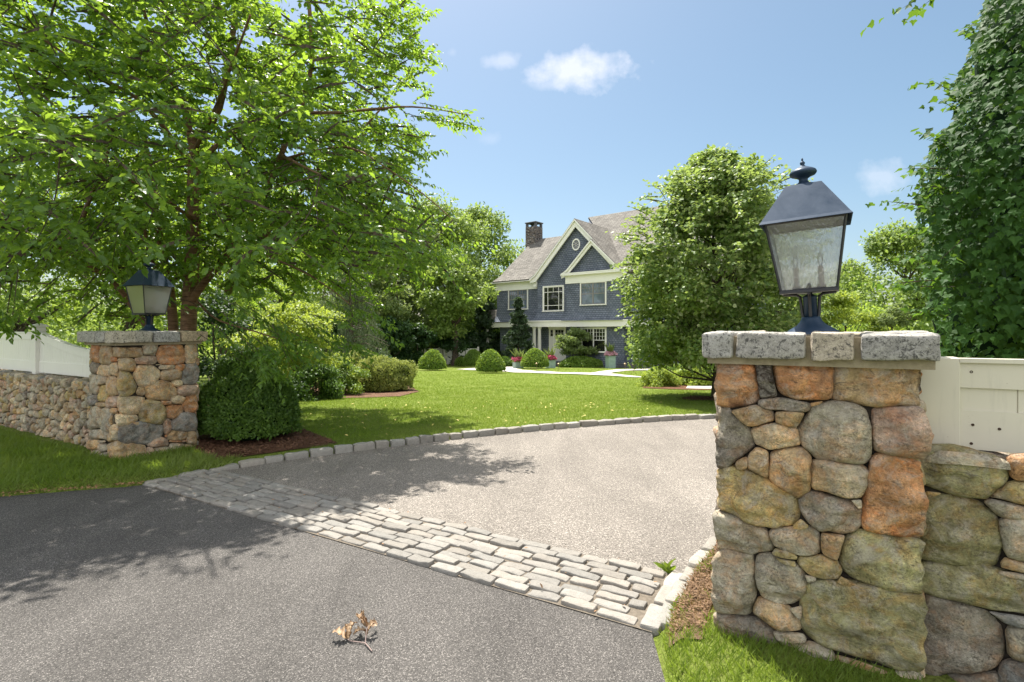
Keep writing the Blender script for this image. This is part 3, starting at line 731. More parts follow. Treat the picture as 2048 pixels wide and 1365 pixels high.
# ---------------------------------------------------------------- far (left) pillar
KL = np.array([-4.385, 5.81]); WL, DL = .755, .93
lp_c = KL-D1*WL/2+D2*DL/2
pil_l = thing('stone_pillar', 'far fieldstone gate pillar standing beside the dark yew bush', 'stone pillar', (lp_c[0], lp_c[1], 0), group='stone gate pillars')
corL = [KL, KL+D2*DL, KL+D2*DL-D1*WL, KL-D1*WL]; mapL = rect_path(corL, .05)
kx = CX+F*KL[0]/KL[1]
def uL(px, py):
    if px >= kx: return plane_u(px, py, KL, D2, np.array([D1[0], D1[1]]))
    u, z = plane_u(px, py, KL, D1, D2); return (u, z)
LP = [('O',118,192,195,342),('B',195,198,300,355),('O',300,292,362,340),('B',300,205,630,298),('L',283,345,375,470),('L',178,358,285,470),('K',115,345,180,448),('G',108,452,175,635),('G',175,455,250,545),('B',250,472,348,650),('Y',170,548,262,705),('S',108,637,172,735),('B',160,705,252,752),('P',258,655,360,755),('G',103,742,208,952),('G',200,762,312,978),('B',288,762,365,810),('B',298,820,322,910),('G',110,958,290,1045),('L',305,915,372,1055),('B',275,1000,340,1060),('B',112,1050,190,1138),('G',185,1052,250,1080),('G',178,1082,250,1165),('G',110,1150,210,1235),('K',212,1170,262,1230),('B',262,1235,330,1275),
('G',632,192,768,278),('O',765,188,1022,360),('L',1018,185,1148,352),('B',358,300,568,418),('P',565,282,762,360),('L',735,355,795,372),('G',780,365,920,408),('O',920,360,1018,418),('L',565,368,792,560),('S',988,358,1146,545),('B',793,408,982,508),('Y',345,422,570,660),('L',898,500,988,562),('B',652,518,942,690),('P',946,550,1148,642),('B',578,568,650,640),('L',343,655,658,815),('L',890,650,1005,722),('O',795,688,888,732),('O',1005,642,1145,800),('Y',597,700,845,900),('O',822,728,998,848),('L',322,812,592,922),('B',528,885,597,920),('S',888,805,1146,975),('P',822,858,880,992),('S',374,888,818,1078),('O',818,998,852,1028),('B',860,968,1045,1058),('B',1035,962,1146,1092),('P',665,1030,850,1110),('O',875,1045,1025,1075),('G',882,1080,1028,1165),('B',262,1065,655,1255),('G',733,1115,872,1200),('P',658,1118,730,1222),('B',940,1095,1146,1205),('O',720,1210,795,1282),('B',800,1182,935,1268),('S',390,1260,715,1330),('O',935,1212,1140,1275),('K',112,1240,255,1330),('G',730,1285,1140,1340)]
mb = MB(); rr = random.Random(21)
LPp = pack([[uL(150+x/4.548, 650+y/4.548) for x, y in box_poly(x0+6, y0+6, x1-6, y1-6, rr, .34)] for c, x0, y0, x1, y1 in LP], [((0, HP-.01), (0, 1)), ((-WL-.02, 0), (-1, 0)), ((DL+.03, 0), (1, 0))], .03, .006)
for q, ((c, *_), P) in enumerate(zip(LP, LPp)):
    stone(mb, P, mapL, tint(c, rr, .14), q+300.0, depth=.055, n=36, amp=.014, flatness=8)
for seg in (1, 2):
    a, b = mapL.cum[seg], mapL.cum[seg+1]
    for q, P in enumerate(voronoi(a+.03, b-.03, -.02, HP-.01, .15, rr, 1.3, .012)):
        stone(mb, P, mapL, tint(rr.choice('OBLGGKPY'), rr), 500*seg+q, depth=.06, n=24, rings=[1, 1, .97, .88, .7, .4])
local(mb, 'stonework', M['stone'], pil_l, True)
mb = MB(); Mx = np.eye(4); KL0 = KL-D1*WL; Mx[:2, 0] = D1; Mx[:2, 1] = D2; Mx[:2, 3] = KL0
box(mb, .052, WL-.052, .052, DL-.052, -.2, HP-.02, M=Mx); local(mb, 'core', M['mortar_dark'], pil_l)
mb = MB(); o_ = .055; dep = .26; zz = (1.375, 1.505); Kc = KL0-D1*o_-D2*o_; wA, wB = WL+2*o_, DL+2*o_
gl = [(.44, .42, .37), (.42, .40, .36), (.50, .45, .36), (.40, .37, .31), (.38, .37, .35), (.48, .38, .26)]
for q, (a, b) in enumerate([(0, .42), (.435, .66), (.672, wA)]):       # street side
    block(mb, Kc+D1*(a+b)/2+D2*dep/2, GA*-1, b-a, dep, *zz, gl[q], 31+q, .014, .009, fine=True)
sc_ = cuts_px([(227, 267), (269, 306), (309, 361), (365, 412)], Kc+D1*wA, D2, D1)
for q, (a, b) in enumerate(sc_):
    a = max(a, dep+.012) if q == 0 else a; b = wB if q == 3 else b
    if b-a > .05: block(mb, Kc+D1*(wA-dep/2)+D2*(a+b)/2, math.pi/2-GA, b-a, dep, *zz, gl[2+q], 41+q, .014, .009, fine=True)
for q, (a, b) in enumerate([(0, .35), (.365, wA-dep-.012)]): block(mb, Kc+D1*(a+b)/2+D2*(wB-dep/2), -GA, b-a, dep, *zz, gl[q], 51+q, .022, .011)
for q, (a, b) in enumerate([(dep+.012, .5), (.512, wB-dep-.012)]): block(mb, Kc+D1*dep/2+D2*(a+b)/2, math.pi/2-GA, b-a, dep, *zz, gl[q+3], 61+q, .022, .011)
Mx = np.eye(4); Mx[:2, 0] = D1; Mx[:2, 1] = D2; Mx[:2, 3] = Kc
box(mb, dep-.05, wA-dep+.05, dep-.05, wB-dep+.05, zz[0]+.02, zz[1]-.015, mat=1, M=Mx); box(mb, o_-.005, wA-o_+.005, o_-.005, wB-o_+.005, zz[0]-.03, zz[1]-.03, mat=1, M=Mx)
local(mb, 'cap', [M['granite'], M['mortar']], pil_l, True)

# ---------------------------------------------------------------- dry walls
def dry_wall(name, label, P0, d, L, H, T, size, polys, rr, pal, back=True):
    """Wall from P0 along d; its face looks to the right of d turned towards the street."""
    P0 = np.array(P0, float); d = np.array(d); nrm = np.array([d[1], -d[0]])
    if nrm[1] > 0: nrm = -nrm
    o = thing(name, label, 'stone wall', (*(P0+d*L/2-nrm*T/2), 0), group='dry stone walls beside the gate')
    fl = lambda P: [(p[0], p[1]) for p in P]
    sgn = 1.0 if np.cross(np.append(d, 0), [0, 0, 1])[:2]@nrm > 0 else -1.0
    def mp(u, v, h): return np.column_stack([P0+d*np.asarray(u)[:, None]*1.0+nrm*np.asarray(h)[:, None], v])
    def mf(u, v, h): return mp(u if sgn > 0 else -np.asarray(u), v, h)
    mbs = MB()
    for q, (c, P) in enumerate(polys):
        P = [(u*sgn, v) for u, v in P]; big = abs(max(p[0] for p in P)-min(p[0] for p in P)) > .15
        stone(mbs, P, mf, tint(c, rr, .14), q+700.0+L*13, depth=.07 if big else .05, n=56 if big else 20, rings=None if big else [1, 1, .96, .86, .68, .4], flatness=14 if big else 5, amp=.021 if big else .013)
    if back:
        Pb = P0-nrm*T
        def mbk(u, v, h): return np.column_stack([Pb+d*(L-np.asarray(u)*1.0)[:, None] if sgn > 0 else Pb+d*np.asarray(u)[:, None], v])-np.column_stack([np.outer(h, nrm), np.zeros(len(h))])
        for q, P in enumerate(voronoi(0, L, 0, H-.03, size*1.5, rr)): stone(mbs, P, mbk, tint(rr.choice(pal), rr), 1700+q, depth=.05, n=14, rings=[1, 1, .92, .7, .4])
    # flat top stones
    def mt(u, v, h):
        b = P0+d*np.asarray(u)[:, None]-nrm*np.asarray(v)[:, None]
        return np.column_stack([b, H+np.asarray(h)+.012*np.sin(np.asarray(u)*9+np.asarray(v)*7)])
    def mt2(u, v, h): return mt(u, T-np.asarray(v), h)
    tt = voronoi(0, L, -.01, T+.01, .13, rr, 1.9, .006)
    for q, P in enumerate(tt): stone(mbs, P, mt2 if sgn > 0 else mt, tint(rr.choice('GGSK'), rr, .18), 2700+q, depth=.045, n=20, rings=[1, 1, .96, .8, .45], flatness=8, amp=.008)
    local(mbs, 'stonework', M['stone'], o, True)
    m2 = MB(); Mx = np.eye(4); Mx[:2, 0] = d; Mx[:2, 1] = -nrm; Mx[:2, 3] = P0
    box(m2, 0, L, .058, T-.05, -.2, H-.035, M=Mx); local(m2, 'core', M['mortar_dark'], o); return o
rr = random.Random(5)
WLP = KL0+D2*.16+D1*.02; LL = 5.2; HL = .885
pol = [(rr.choice('GGGBKLPYG'), P) for P in voronoi(0, LL, -.04, HL-.01, .118, rr, 1.15, .010, .62)]
wall_l = dry_wall('dry_stone_wall', 'low grey rubble wall left of the far pillar under a white fence', WLP, -D1, LL, HL, .40, .12, pol, rr, 'GGBKLY')
WRP = KR+D1*(WR-.02)+D2*.10; LR = 4.5; HRW = 1.0
WR_ = [('Mo', [(985,400),(1060,395),(1180,420),(1280,455),(1318,500),(1310,540),(1230,600),(1180,610),(1080,590),(990,570),(960,480)]),
('O', [(1320,440),(1371,435),(1440,435),(1440,550),(1340,540),(1322,500)]), ('Y', [(1270,590),(1310,560),(1440,555),(1440,645),(1330,635),(1280,620)]),
('G', [(1225,640),(1300,632),(1440,665),(1440,715),(1330,700),(1260,675)]),
('Mo', [(1000,605),(1100,620),(1180,630),(1270,690),(1290,780),(1275,900),(1240,910),(1080,880),(975,850),(975,700)]),
('G', [(1285,710),(1440,690),(1440,890),(1340,870),(1295,820)]), ('B', [(1285,880),(1320,865),(1440,900),(1440,925),(1300,905)]), ('G', [(1270,915),(1440,938),(1440,955),(1280,935)]),
('Mo', [(1000,885),(1100,885),(1260,915),(1440,970),(1440,1115),(1280,1090),(1080,1040),(980,1010),(970,950)]),
('K', [(1000,1060),(1100,1060),(1200,1090),(1270,1120),(1300,1160),(1305,1260),(1250,1330),(1100,1345),(975,1340),(975,1150)]),
('S', [(1235,1085),(1371,1110),(1440,1125),(1440,1155),(1300,1130)]), ('G', [(1315,1150),(1440,1165),(1440,1300),(1340,1280),(1318,1240)]), ('S', [(1320,1300),(1440,1320),(1440,1420),(1300,1420),(1290,1340)]),
('K', [(985,1360),(1270,1350),(1270,1430),(985,1430)]), ('Y', [(975,585),(1035,592),(1000,604),(975,602)])]
pw = [poly_on(P, WRP, D1, D2, 1380, 700, 2.0525) for c, P in WR_]; pw = list(zip([c for c, _ in WR_], pack(pw, [((0, HRW), (0, 1)), ((-.03, 0), (-1, 0))])))
ue = plane_u(1380+1440/2.0525, 900, WRP, D1, D2)[0]
pw += [(rr.choice('GKYMGB') if False else rr.choice(['G', 'K', 'Y', 'Mo', 'B']), P) for P in voronoi(ue+.01, LR, -.02, HRW-.03, .24, rr, 1.3, .012)]
wall_r = dry_wall('dry_stone_wall', 'mossy big-stone wall joining the near pillar at the right edge', WRP, D1, LR, HRW, .42, .2, pw, rr, ['G', 'K', 'Y', 'Mo', 'B'])

# ================================================================== WHITE FENCES
def paint(name, col, chip=False):
    m, nt, b = mat_new(name, .5, .35); t = NT(nt); v = t.coord(); n = t.noise(v, 3, 5, .6); c = t.mix(n, tuple(x*.9 for x in col), col)
    st = t.noise(t.coord(scale=(6, 6, .6)), 5, 5, .7); c = t.mix(t.ramp(st, [(.55, 0), (.8, .35)]), c, (.38, .36, .29))
    if chip:
        k = t.ramp(t.noise(v, 28, 5, .65, .6), [(.70, 0), (.72, 1)]); c = t.mix(t.math('MULTIPLY', k, .8), c, (.34, .27, .19))
    t.set(b.inputs['Base Color'], c); t.set(b.inputs['Normal'], t.bump(t.noise(v, 35, 4), .15, .004)); return m
M['fence'] = paint('white_fence_paint', (.84, .82, .76)); M['fence_old'] = paint('flaking_cream_paint', (.66, .62, .50), True)
M['screw'] = simple('rusty_screw', (.08, .05, .035), .6)
def fence_panel(parent, P0, d, nrm, s0, s1, zb, ztop, mat, rail=.115, brail=.16, nb=.088, name='panel', bt=None):
    """Boards between a (possibly curved) top rail and a straight bottom rail. s measured along d from P0."""
    n = max(4, int((s1-s0)/.06)); ss = np.linspace(s0, s1, n+1); zt = np.array([ztop(s) for s in ss]); P0 = np.array(P0)
    def pt(s, o, z): p = P0+d*s+nrm*o; return (p[0], p[1], z)
    def sweep(mb, zlo, zhi, o0, o1):
        V = []
        for s, a, b in zip(ss, zlo, zhi): V += [pt(s, o0, a), pt(s, o1, a), pt(s, o1, b), pt(s, o0, b)]
        Fc = []
        for i in range(n):
            for k in range(4): Fc.append((4*i+k, 4*i+(k+1) % 4, 4*i+4+(k+1) % 4, 4*i+4+k))
        Fc += [(0, 3, 2, 1), (4*n, 4*n+1, 4*n+2, 4*n+3)]; mb.add(V, Fc)
    m = MB(); sweep(m, zt-rail, zt-.018, -.022, .022); local(m, 'top_rail', mat, parent)
    m = MB(); sweep(m, zt-.018, zt, -.034, .036); local(m, 'rail_cap', mat, parent)
    m = MB(); sweep(m, 0*zt+zb, 0*zt+zb+brail, -.021, .021); local(m, 'bottom_rail', mat, parent)
    m = MB(); k = int(round((s1-s0)/nb)); w = (s1-s0)/k
    for i in range(k):
        a, b = s0+i*w+.0022, s0+(i+1)*w-.0022; za, zb2 = ztop(a)-rail+.02, ztop(b)-rail+.02
        V = [pt(a, -.010, zb+brail-.02), pt(b, -.010, zb+brail-.02), pt(b, -.010, zb2), pt(a, -.010, za), pt(a, .010, zb+brail-.02), pt(b, .010, zb+brail-.02), pt(b, .010, zb2), pt(a, .010, za)]
        m.add(V, [(0, 1, 2, 3), (7, 6, 5, 4), (0, 4, 5, 1), (1, 5, 6, 2), (2, 6, 7, 3), (3, 7, 4, 0)])
    sweep(m, 0*zt+zb+brail-.01, zt-rail+.01, -.004, .004)
    local(m, name, mat, parent)
def fence_post(parent, P0, d, nrm, s, zb, zt, w, mat, capped=True, o=.0):
    m = MB(); Mx = np.eye(4); Mx[:2, 0] = d; Mx[:2, 1] = -nrm; p = np.array(P0)+d*s+nrm*o; Mx[:2, 3] = p
    box(m, -w/2, w/2, -w/2, w/2, zb, zt, bev=.004, M=Mx); pst = local(m, 'post', mat, parent)
    if capped:
        m = MB(); box(m, -w/2-.012, w/2+.012, -w/2-.012, w/2+.012, zt-.055, zt-.04, bev=.003, M=Mx)
        box(m, -w/2-.03, w/2+.03, -w/2-.03, w/2+.03, zt+.001, zt+.026, bev=.005, M=Mx)
        h = w/2+.02; V = [(x, y, zt+.026) for x, y in ((-h, -h), (h, -h), (h, h), (-h, h))]+[(0, 0, zt+.06)]; V = np.array(V)@Mx[:3, :3].T+Mx[:3, 3]
        m.add(V, [(0, 1, 4), (1, 2, 4), (2, 3, 4), (3, 0, 4), (3, 2, 1, 0)]); local(m, 'post_cap', mat, parent)
nL = np.array([-D2[0], -D2[1]]); FL0 = WLP+D2*.20
fl_s = None
def s_at_px(P0, d, px):
    r = np.array([(px-CX)/F, 1.0]); A = np.array([[r[0], -d[0]], [r[1], -d[1]]]); return np.linalg.solve(A, P0)[1]
sp = s_at_px(FL0, -D1, 78)
fl = thing('white_fence', 'white board fence with a scooped top on the left wall', 'fence', (*(FL0-D1*sp), .88), group='white fences on the stone walls')
zfl = lambda s: 1.495
def scoopL(s):
    t = np.clip(s/(sp-.06), 0, 1); return 1.235+.0*t+(.275)*(t**2.1)
fence_panel(fl, FL0, -D1, nL, .0, sp-.055, .90, scoopL, M['fence'], name='scooped_panel')
fence_panel(fl, FL0, -D1, nL, sp+.055, sp+2.3, .90, zfl, M['fence'], name='flat_panel')
fence_post(fl, FL0, -D1, nL, sp, .87, 1.565, .125, M['fence']); fence_post(fl, FL0, -D1, nL, sp+2.35, .87, 1.565, .125, M['fence'])
FR0 = WRP+D2*.17
fr = thing('white_fence', 'peeling cream board fence on the wall beside the near pillar', 'fence', (*(FR0+D1*.4), 1.0), group='white fences on the stone walls')
s0 = s_at_px(FR0, D1, 1916); s00 = s_at_px(FR0, D1, 1826)
def scoopR(s): return 1.392+.5*smooth(.6, 2.4, s)
fence_panel(fr, FR0, D1, nL, s0, 2.6, 1.005, scoopR, M['fence_old'], rail=.125, brail=.165, nb=.19, name='boards')
m = MB(); Mx = np.eye(4); Mx[:2, 0] = D1; Mx[:2, 1] = D2; Mx[:2, 3] = FR0
box(m, s00, s0+.002, -.035, .09, .965, 1.394, bev=.004, M=Mx); local(m, 'post', M['fence_old'], fr)
fence_post(fr, FR0, D1, nL, 2.66, .98, 1.98, .13, M['fence_old'])
for s_, z_ in ((s0+.04, 1.335), (s0+.045, 1.11), (s0+.13, 1.10), (s0+.04, 1.03)):
    p = FR0+D1*s_-D2*.0225; m = MB()
    lathe(m, [(.0, -.001), (.006, 0), (.004, .002)], 10, (0, 0, 0)); V = m.v[-1]; V2 = V.copy()
    V2[:, 0] = p[0]+D1[0]*V[:, 0]-D2[0]*V[:, 2]; V2[:, 1] = p[1]+D1[1]*V[:, 0]-D2[1]*V[:, 2]; V2[:, 2] = z_+V[:, 1]; m.v[-1] = V2; local(m, 'screw', M['screw'], fr)


# ================================================================== LANTERNS
def blue_metal():
    m, nt, b = mat_new('slate_blue_metal', .5, .3); t = NT(nt); v = t.coord(); b.inputs['Metallic'].default_value = .2
    n = t.noise(v, 9, 5, .6, .4); t.set(b.inputs['Base Color'], t.ramp(n, [(.35, (.018, .038, .07)), (.62, (.03, .052, .088)), (.8, (.07, .09, .12))]))
    t.set(b.inputs['Roughness'], t.ramp(n, [(.3, .38), (.7, .55)])); return m
M['lamp'] = blue_metal(); M['lamp_frame'] = simple('aged_bronze', (.045, .045, .05), .45, .5, .5, nscale=20)
M['candle'] = simple('candle_sleeve', (.72, .66, .60), .5); M['socket'] = simple('brown_candle_socket', (.09, .055, .045), .5, .4, .3)
def glass_mat(name, wav=True, milk=None):
    m, nt, b = mat_new(name, .03, .5); t = NT(nt); v = t.coord(scale=(1, 1, .45)); N = t.N
    n = t.noise(v, 80, 2, .5, .6); nb = t.bump(n, 1.0 if wav else .1, .006 if wav else .002)
    g = N.new('ShaderNodeBsdfGlossy'); g.inputs['Roughness'].default_value = .08; t.L.new(nb, g.inputs['Normal'])
    r = N.new('ShaderNodeBsdfRefraction'); r.inputs['IOR'].default_value = 1.18; r.inputs['Roughness'].default_value = .05; t.L.new(nb, r.inputs['Normal'])
    tr = N.new('ShaderNodeBsdfTransparent'); tl = N.new('ShaderNodeBsdfTranslucent'); tl.inputs[0].default_value = (.85, .85, .85, 1); t.L.new(nb, tl.inputs['Normal'])
    a = N.new('ShaderNodeMixShader'); a.inputs[0].default_value = .3 if wav else .15; t.L.new(tr.outputs[0], a.inputs[1]); t.L.new(r.outputs[0], a.inputs[2])
    b2 = N.new('ShaderNodeMixShader'); b2.inputs[0].default_value = milk or (.42 if wav else .1); t.L.new(a.outputs[0], b2.inputs[1]); t.L.new(tl.outputs[0], b2.inputs[2])
    fr_ = N.new('ShaderNodeFresnel'); fr_.inputs[0].default_value = 1.5; t.L.new(nb, fr_.inputs['Normal'])
    fm = t.math('ADD', t.math('MULTIPLY', fr_.outputs[0], .9), .06, True)
    c2 = N.new('ShaderNodeMixShader'); t.L.new(fm, c2.inputs[0]); t.L.new(b2.outputs[0], c2.inputs[1]); t.L.new(g.outputs[0], c2.inputs[2])
    t.L.new(c2.outputs[0], N['Material Output'].inputs[0]); return m
M['seedy'] = glass_mat('seeded_glass'); M['bulb'] = glass_mat('bulb_glass', False); M['milky'] = glass_mat('frosted_glass', False, .72)  # far lantern's panes are a frosted white variant, milkier so they look brighter
def pyr(mb, z0, h0, z1, h1, th=0, mat=0, caps=True):
    V = [(sx*h, sy*h, z) for z, h in ((z0, h0), (z1, h1)) for sx, sy in ((-1, -1), (1, -1), (1, 1), (-1, 1))]
    Fc = [(k, (k+1) % 4, 4+(k+1) % 4, 4+k) for k in range(4)]
    if caps: Fc += [(3, 2, 1, 0), (4, 5, 6, 7)]
    mb.add(V, Fc, mat)
def lantern(label, loc, rz, lean, n_candles):
    t = thing('lantern', label, 'lantern', loc, group='lanterns on the gate pillars'); 
    Q = Matrix.Rotation(rz, 4, 'Z'); t.rotation_euler = (Matrix.Rotation(lean[1], 4, 'Y')@Matrix.Rotation(lean[0], 4, 'X')@Q).to_euler()
    lm, fm = M['lamp'], M['lamp_frame']
    m = MB(); lathe(m, [(0, 0), (.122, 0), (.124, .006), (.121, .018), (.108, .024), (.105, .028), (.088, .038), (.066, .052), (.052, .068), (.044, .085), (.041, .094), (0, .094)], 40); m.build('base', lm, t)
    m = MB(); lathe(m, [(0, .09), (.031, .09), (.031, .190), (.036, .194), (.033, .198), (.018, .206), (.007, .217), (0, .219)], 24)
    m.build('collar', lm, t)
    m = MB()
    for k in range(4):
        a = k*math.pi/2; pts = [(.034, .095), (.038, .12), (.040, .155), (.044, .198), (.060, .209), (.09, .212), (.118, .214)]
        P = [(r*math.cos(a), r*math.sin(a), z) for r, z in pts]; tube(m, P, [.0075]*len(P), 8)
    m.build('bracket', fm, t)
    zb, hb, zt, ht = .222, .120, .574, .172
    m = MB(); pyr(m, zb-.006, hb+.008, zb+.006, hb+.008); pyr(m, zt-.008, ht+.006, zt+.004, ht+.006)
    # inner opening stays hidden behind the frame bars; corner bars follow the taper
    for sx, sy in ((-1, -1), (1, -1), (1, 1), (-1, 1)):
        tube(m, [(sx*hb, sy*hb, zb), (sx*ht, sy*ht, zt)], .0065, 4, smooth=False)
    for (z, h) in ((zb+.006, hb+.002), (zt-.010, ht)):
        for k in range(4):
            c = [(-1, -1), (1, -1), (1, 1), (-1, 1)]; a, b = c[k], c[(k+1) % 4]; tube(m, [(a[0]*h, a[1]*h, z), (b[0]*h, b[1]*h, z)], .006, 4, smooth=False)
    m.build('frame', fm, t)
    for k in range(4):
        m = MB(); c = [(-1, -1), (1, -1), (1, 1), (-1, 1)]; a, b = c[k], c[(k+1) % 4]; e = .002
        V = [(a[0]*(hb-e), a[1]*(hb-e), zb+.007), (b[0]*(hb-e), b[1]*(hb-e), zb+.007), (b[0]*(ht-e), b[1]*(ht-e), zt-.009), (a[0]*(ht-e), a[1]*(ht-e), zt-.009)]
        m.add(V, [(0, 1, 2, 3)]); m.build('glass_pane', M['seedy'] if n_candles == 2 else M['milky'], t)
    # roof with a thin flared skirt
    m = MB(); V = []; lv = [(zt-.010, ht+.026), (zt+.004, ht+.016), (zt+.182, .080), (zt+.185, .074)]
    for z, h in lv: V += [(sx*h, sy*h, z) for sx, sy in ((-1, -1), (1, -1), (1, 1), (-1, 1))]
    Fc = [(4*i+k, 4*i+(k+1) % 4, 4*i+4+(k+1) % 4, 4*i+4+k) for i in range(3) for k in range(4)]+[(12, 13, 14, 15)]
    m.add(V, Fc); V2 = [(sx*h, sy*h, z) for z, h in ((zt-.012, ht+.025), (zt+.175, .074)) for sx, sy in ((-1, -1), (1, -1), (1, 1), (-1, 1))]
    m.add(V2, [(k, 4+k, 4+(k+1) % 4, (k+1) % 4) for k in range(4)]); m.build('roof', lm, t)
    z = zt+.185
    m = MB(); lathe(m, [(.066, z-.012), (.066, z+.003), (.05, z+.010), (.030, z+.016), (.021, z+.026), (.020, z+.038), (.034, z+.048), (.055, z+.056), (.062, z+.066), (.062, z+.072), (.058, z+.080), (.046, z+.088), (.026, z+.097), (.014, z+.104), (.008, z+.110), (.011, z+.116), (.012, z+.121), (.008, z+.127), (.004, z+.131), (.005, z+.137), (.003, z+.145), (0, z+.147)], 32)
    m.build('finial', lm, t)
    m = MB(); box(m, -.075, .075, -.012, .012, zb+.008, zb+.022, bev=.003); box(m, -.012, .012, -.075, .075, zb+.008, zb+.0205, bev=.003); lathe(m, [(0, zb+.02), (.012, zb+.02), (.010, zb+.035), (.004, zb+.045), (0, zb+.046)], 10); m.build('candle_holder', M['socket'], t)
    spots = [(-.055, 0), (.055, 0), (0, .055), (0, -.055)][:n_candles]
    for x, y in spots:
        m = MB(); lathe(m, [(0, zb+.02), (.019, zb+.02), (.020, zb+.034), (.014, zb+.036), (.0125, zb+.04), (.0125, zb+.125), (.006, zb+.128), (0, zb+.128)], 16, (x, y, 0)); cd = m.build('candle', M['candle'], t)
        m = MB(); lathe(m, [(.005, zb+.128), (.011, zb+.145), (.013, zb+.158), (.010, zb+.178), (.004, zb+.196), (0, zb+.202)], 14, (x, y, 0)); m.build('bulb', M['bulb'], cd)
    return t
rc = KR+D1*(WR/2)+D2*(DR/2-.02); lc = KL-D1*WL/2+D2*(DL/2+.05)
lantern('big slate-blue lantern leaning on the near pillar cap, two candle bulbs', (rc[0], rc[1], 1.488), -GA-.02, (.0, -.055), 2)
lantern('upright slate-blue lantern on the far pillar, cherry tree behind it', (lc[0], lc[1], 1.49), -GA+.10, (0.0, -.005), 3)
# ================================================================== HOUSE
HP0 = np.array([3.44, 42.0]); HU = np.array([.7755, -.6318]); HB = np.array([.6318, .7755]); HG = -1.42
house = thing('shingled_house', 'grey-blue shingled house with white trim, two front gables and a brown roof', 'house', (HP0[0], HP0[1], 0), math.atan2(HU[1], HU[0]))
def Hp(px, py, y=0.0):
    """photo point -> (u, z) on the plane y of the house."""
    r = ray(px, py); P0 = HP0+HB*y; t = (P0@HB)/(r[:2]@HB); return ((r[:2]*t-P0)@HU, EYE+r[2]*t)
def Hz(x, y, pl=0.0): return Hp(960+x/3.5917, 400+y/3.5921, pl)
def shingle_mat(name, c0, c1, cw=.55, ch=.16, mort=.02, axis='xz', bd=.02, rough=.8):
    m, nt, b = mat_new(name, rough, .2); t = NT(nt); N = t.N
    tc = N.new('ShaderNodeTexCoord'); sp = N.new('ShaderNodeSeparateXYZ'); t.L.new(tc.outputs['Object'], sp.inputs[0]); cb = N.new('ShaderNodeCombineXYZ')
    t.L.new(sp.outputs[0], cb.inputs[0]); t.L.new(sp.outputs[2], cb.inputs[1])
    if axis == 'xyz': t.L.new(t.math('ADD', sp.outputs[0], sp.outputs[1]), cb.inputs[0])
    br = N.new('ShaderNodeTexBrick'); t.L.new(cb.outputs[0], br.inputs['Vector']); br.inputs['Scale'].default_value = 1.0
    br.inputs['Brick Width'].default_value = cw; br.inputs['Row Height'].default_value = ch; br.inputs['Mortar Size'].default_value = mort; br.inputs['Mortar Smooth'].default_value = .3; br.inputs['Bias'].default_value = 0
    br.offset = .5; br.inputs['Color1'].default_value = (*c0, 1); br.inputs['Color2'].default_value = (*c1, 1); br.inputs['Mortar'].default_value = (*[x*.35 for x in c0], 1)
    n = t.noise(tc.outputs['Object'], 1.2, 6, .65, .4); n2 = t.noise(tc.outputs['Object'], 14, 4, .7)
    c = t.mix(.8, br.outputs['Color'], t.ramp(n, [(.3, .68), (.7, 1.3)]), 'MULTIPLY'); c = t.mix(.5, c, t.ramp(n2, [(.3, .6), (.7, 1.4)]), 'MULTIPLY')
    t.set(b.inputs['Base Color'], c)
    row = t.math('FRACT', t.math('DIVIDE', sp.outputs[2], ch)); h = t.math('ADD', t.math('MULTIPLY', br.outputs['Fac'], -.7), t.math('MULTIPLY', row, -.8))
    t.set(b.inputs['Normal'], t.bump(h, 1.0, bd)); return m
M['siding'] = shingle_mat('blue_grey_shingle', (.135, .155, .195), (.18, .20, .245), .24, .15, .014, 'xyz')
M['roofing'] = shingle_mat('brown_roof_shingle', (.125, .115, .10), (.185, .172, .15), .4, .14, .012, 'xyz', .03)
M['trim'] = simple('white_trim', (.84, .82, .76), .5, .3, nscale=2, namp=.04)
M['dark_glass'] = None
def win_glass(name, c, rough=.05):
    m, nt, b = mat_new(name, rough, .9); t = NT(nt); v = t.coord(); n = t.noise(v, 1.4, 3, .5, .5)
    t.set(b.inputs['Base Color'], t.mix(t.ramp(n, [(.35, 0), (.7, 1)]), tuple(x*.5 for x in c), c)); b.inputs['Coat Weight'].default_value = .6
    t.set(b.inputs['Normal'], t.bump(t.noise(v, 2.5, 2), .05, .02)); return m
M['dark_glass'] = win_glass('dark_window_glass', (.02, .022, .02)); M['blue_glass'] = win_glass('blue_grey_window_glass', (.16, .2, .27)); M['sash'] = simple('grey_sash', (.24, .22, .21), .5)  # second window glass is tinted blue-grey, mottled at random
def chimney_stone():
    m, nt, b = mat_new('chimney_fieldstone', .9, .2); t = NT(nt); v = t.coord(scale=(4.2, 4.2, 8.5)); cell = t.voro(v, 1, out='Color'); d = t.voro(v, 1, 'DISTANCE_TO_EDGE')
    g = t.N.new('ShaderNodeSeparateColor'); t.L.new(cell, g.inputs[0]); c = t.ramp(g.outputs[0], [(0, (.13, .11, .10)), (.4, (.28, .23, .19)), (.7, (.38, .34, .30)), (1, (.20, .19, .2))])
    c = t.mix(t.ramp(d, [(.02, 0), (.09, 1)]), (.05, .045, .04), c); t.set(b.inputs['Base Color'], c); t.set(b.inputs['Normal'], t.bump(t.ramp(d, [(0, 0), (.15, 1)]), 1, .06)); return m
M['chimney'] = chimney_stone(); M['slate'] = simple('slate_step', (.11, .11, .12), .7, .3, nscale=4, namp=.2)
M['door'] = simple('white_door', (.74, .73, .68), .4)
part = lambda mb, n, m: mb.build(n, m, house)

GY_, SY_ = -.35, -.70        # planes of the gable bay and the small bay
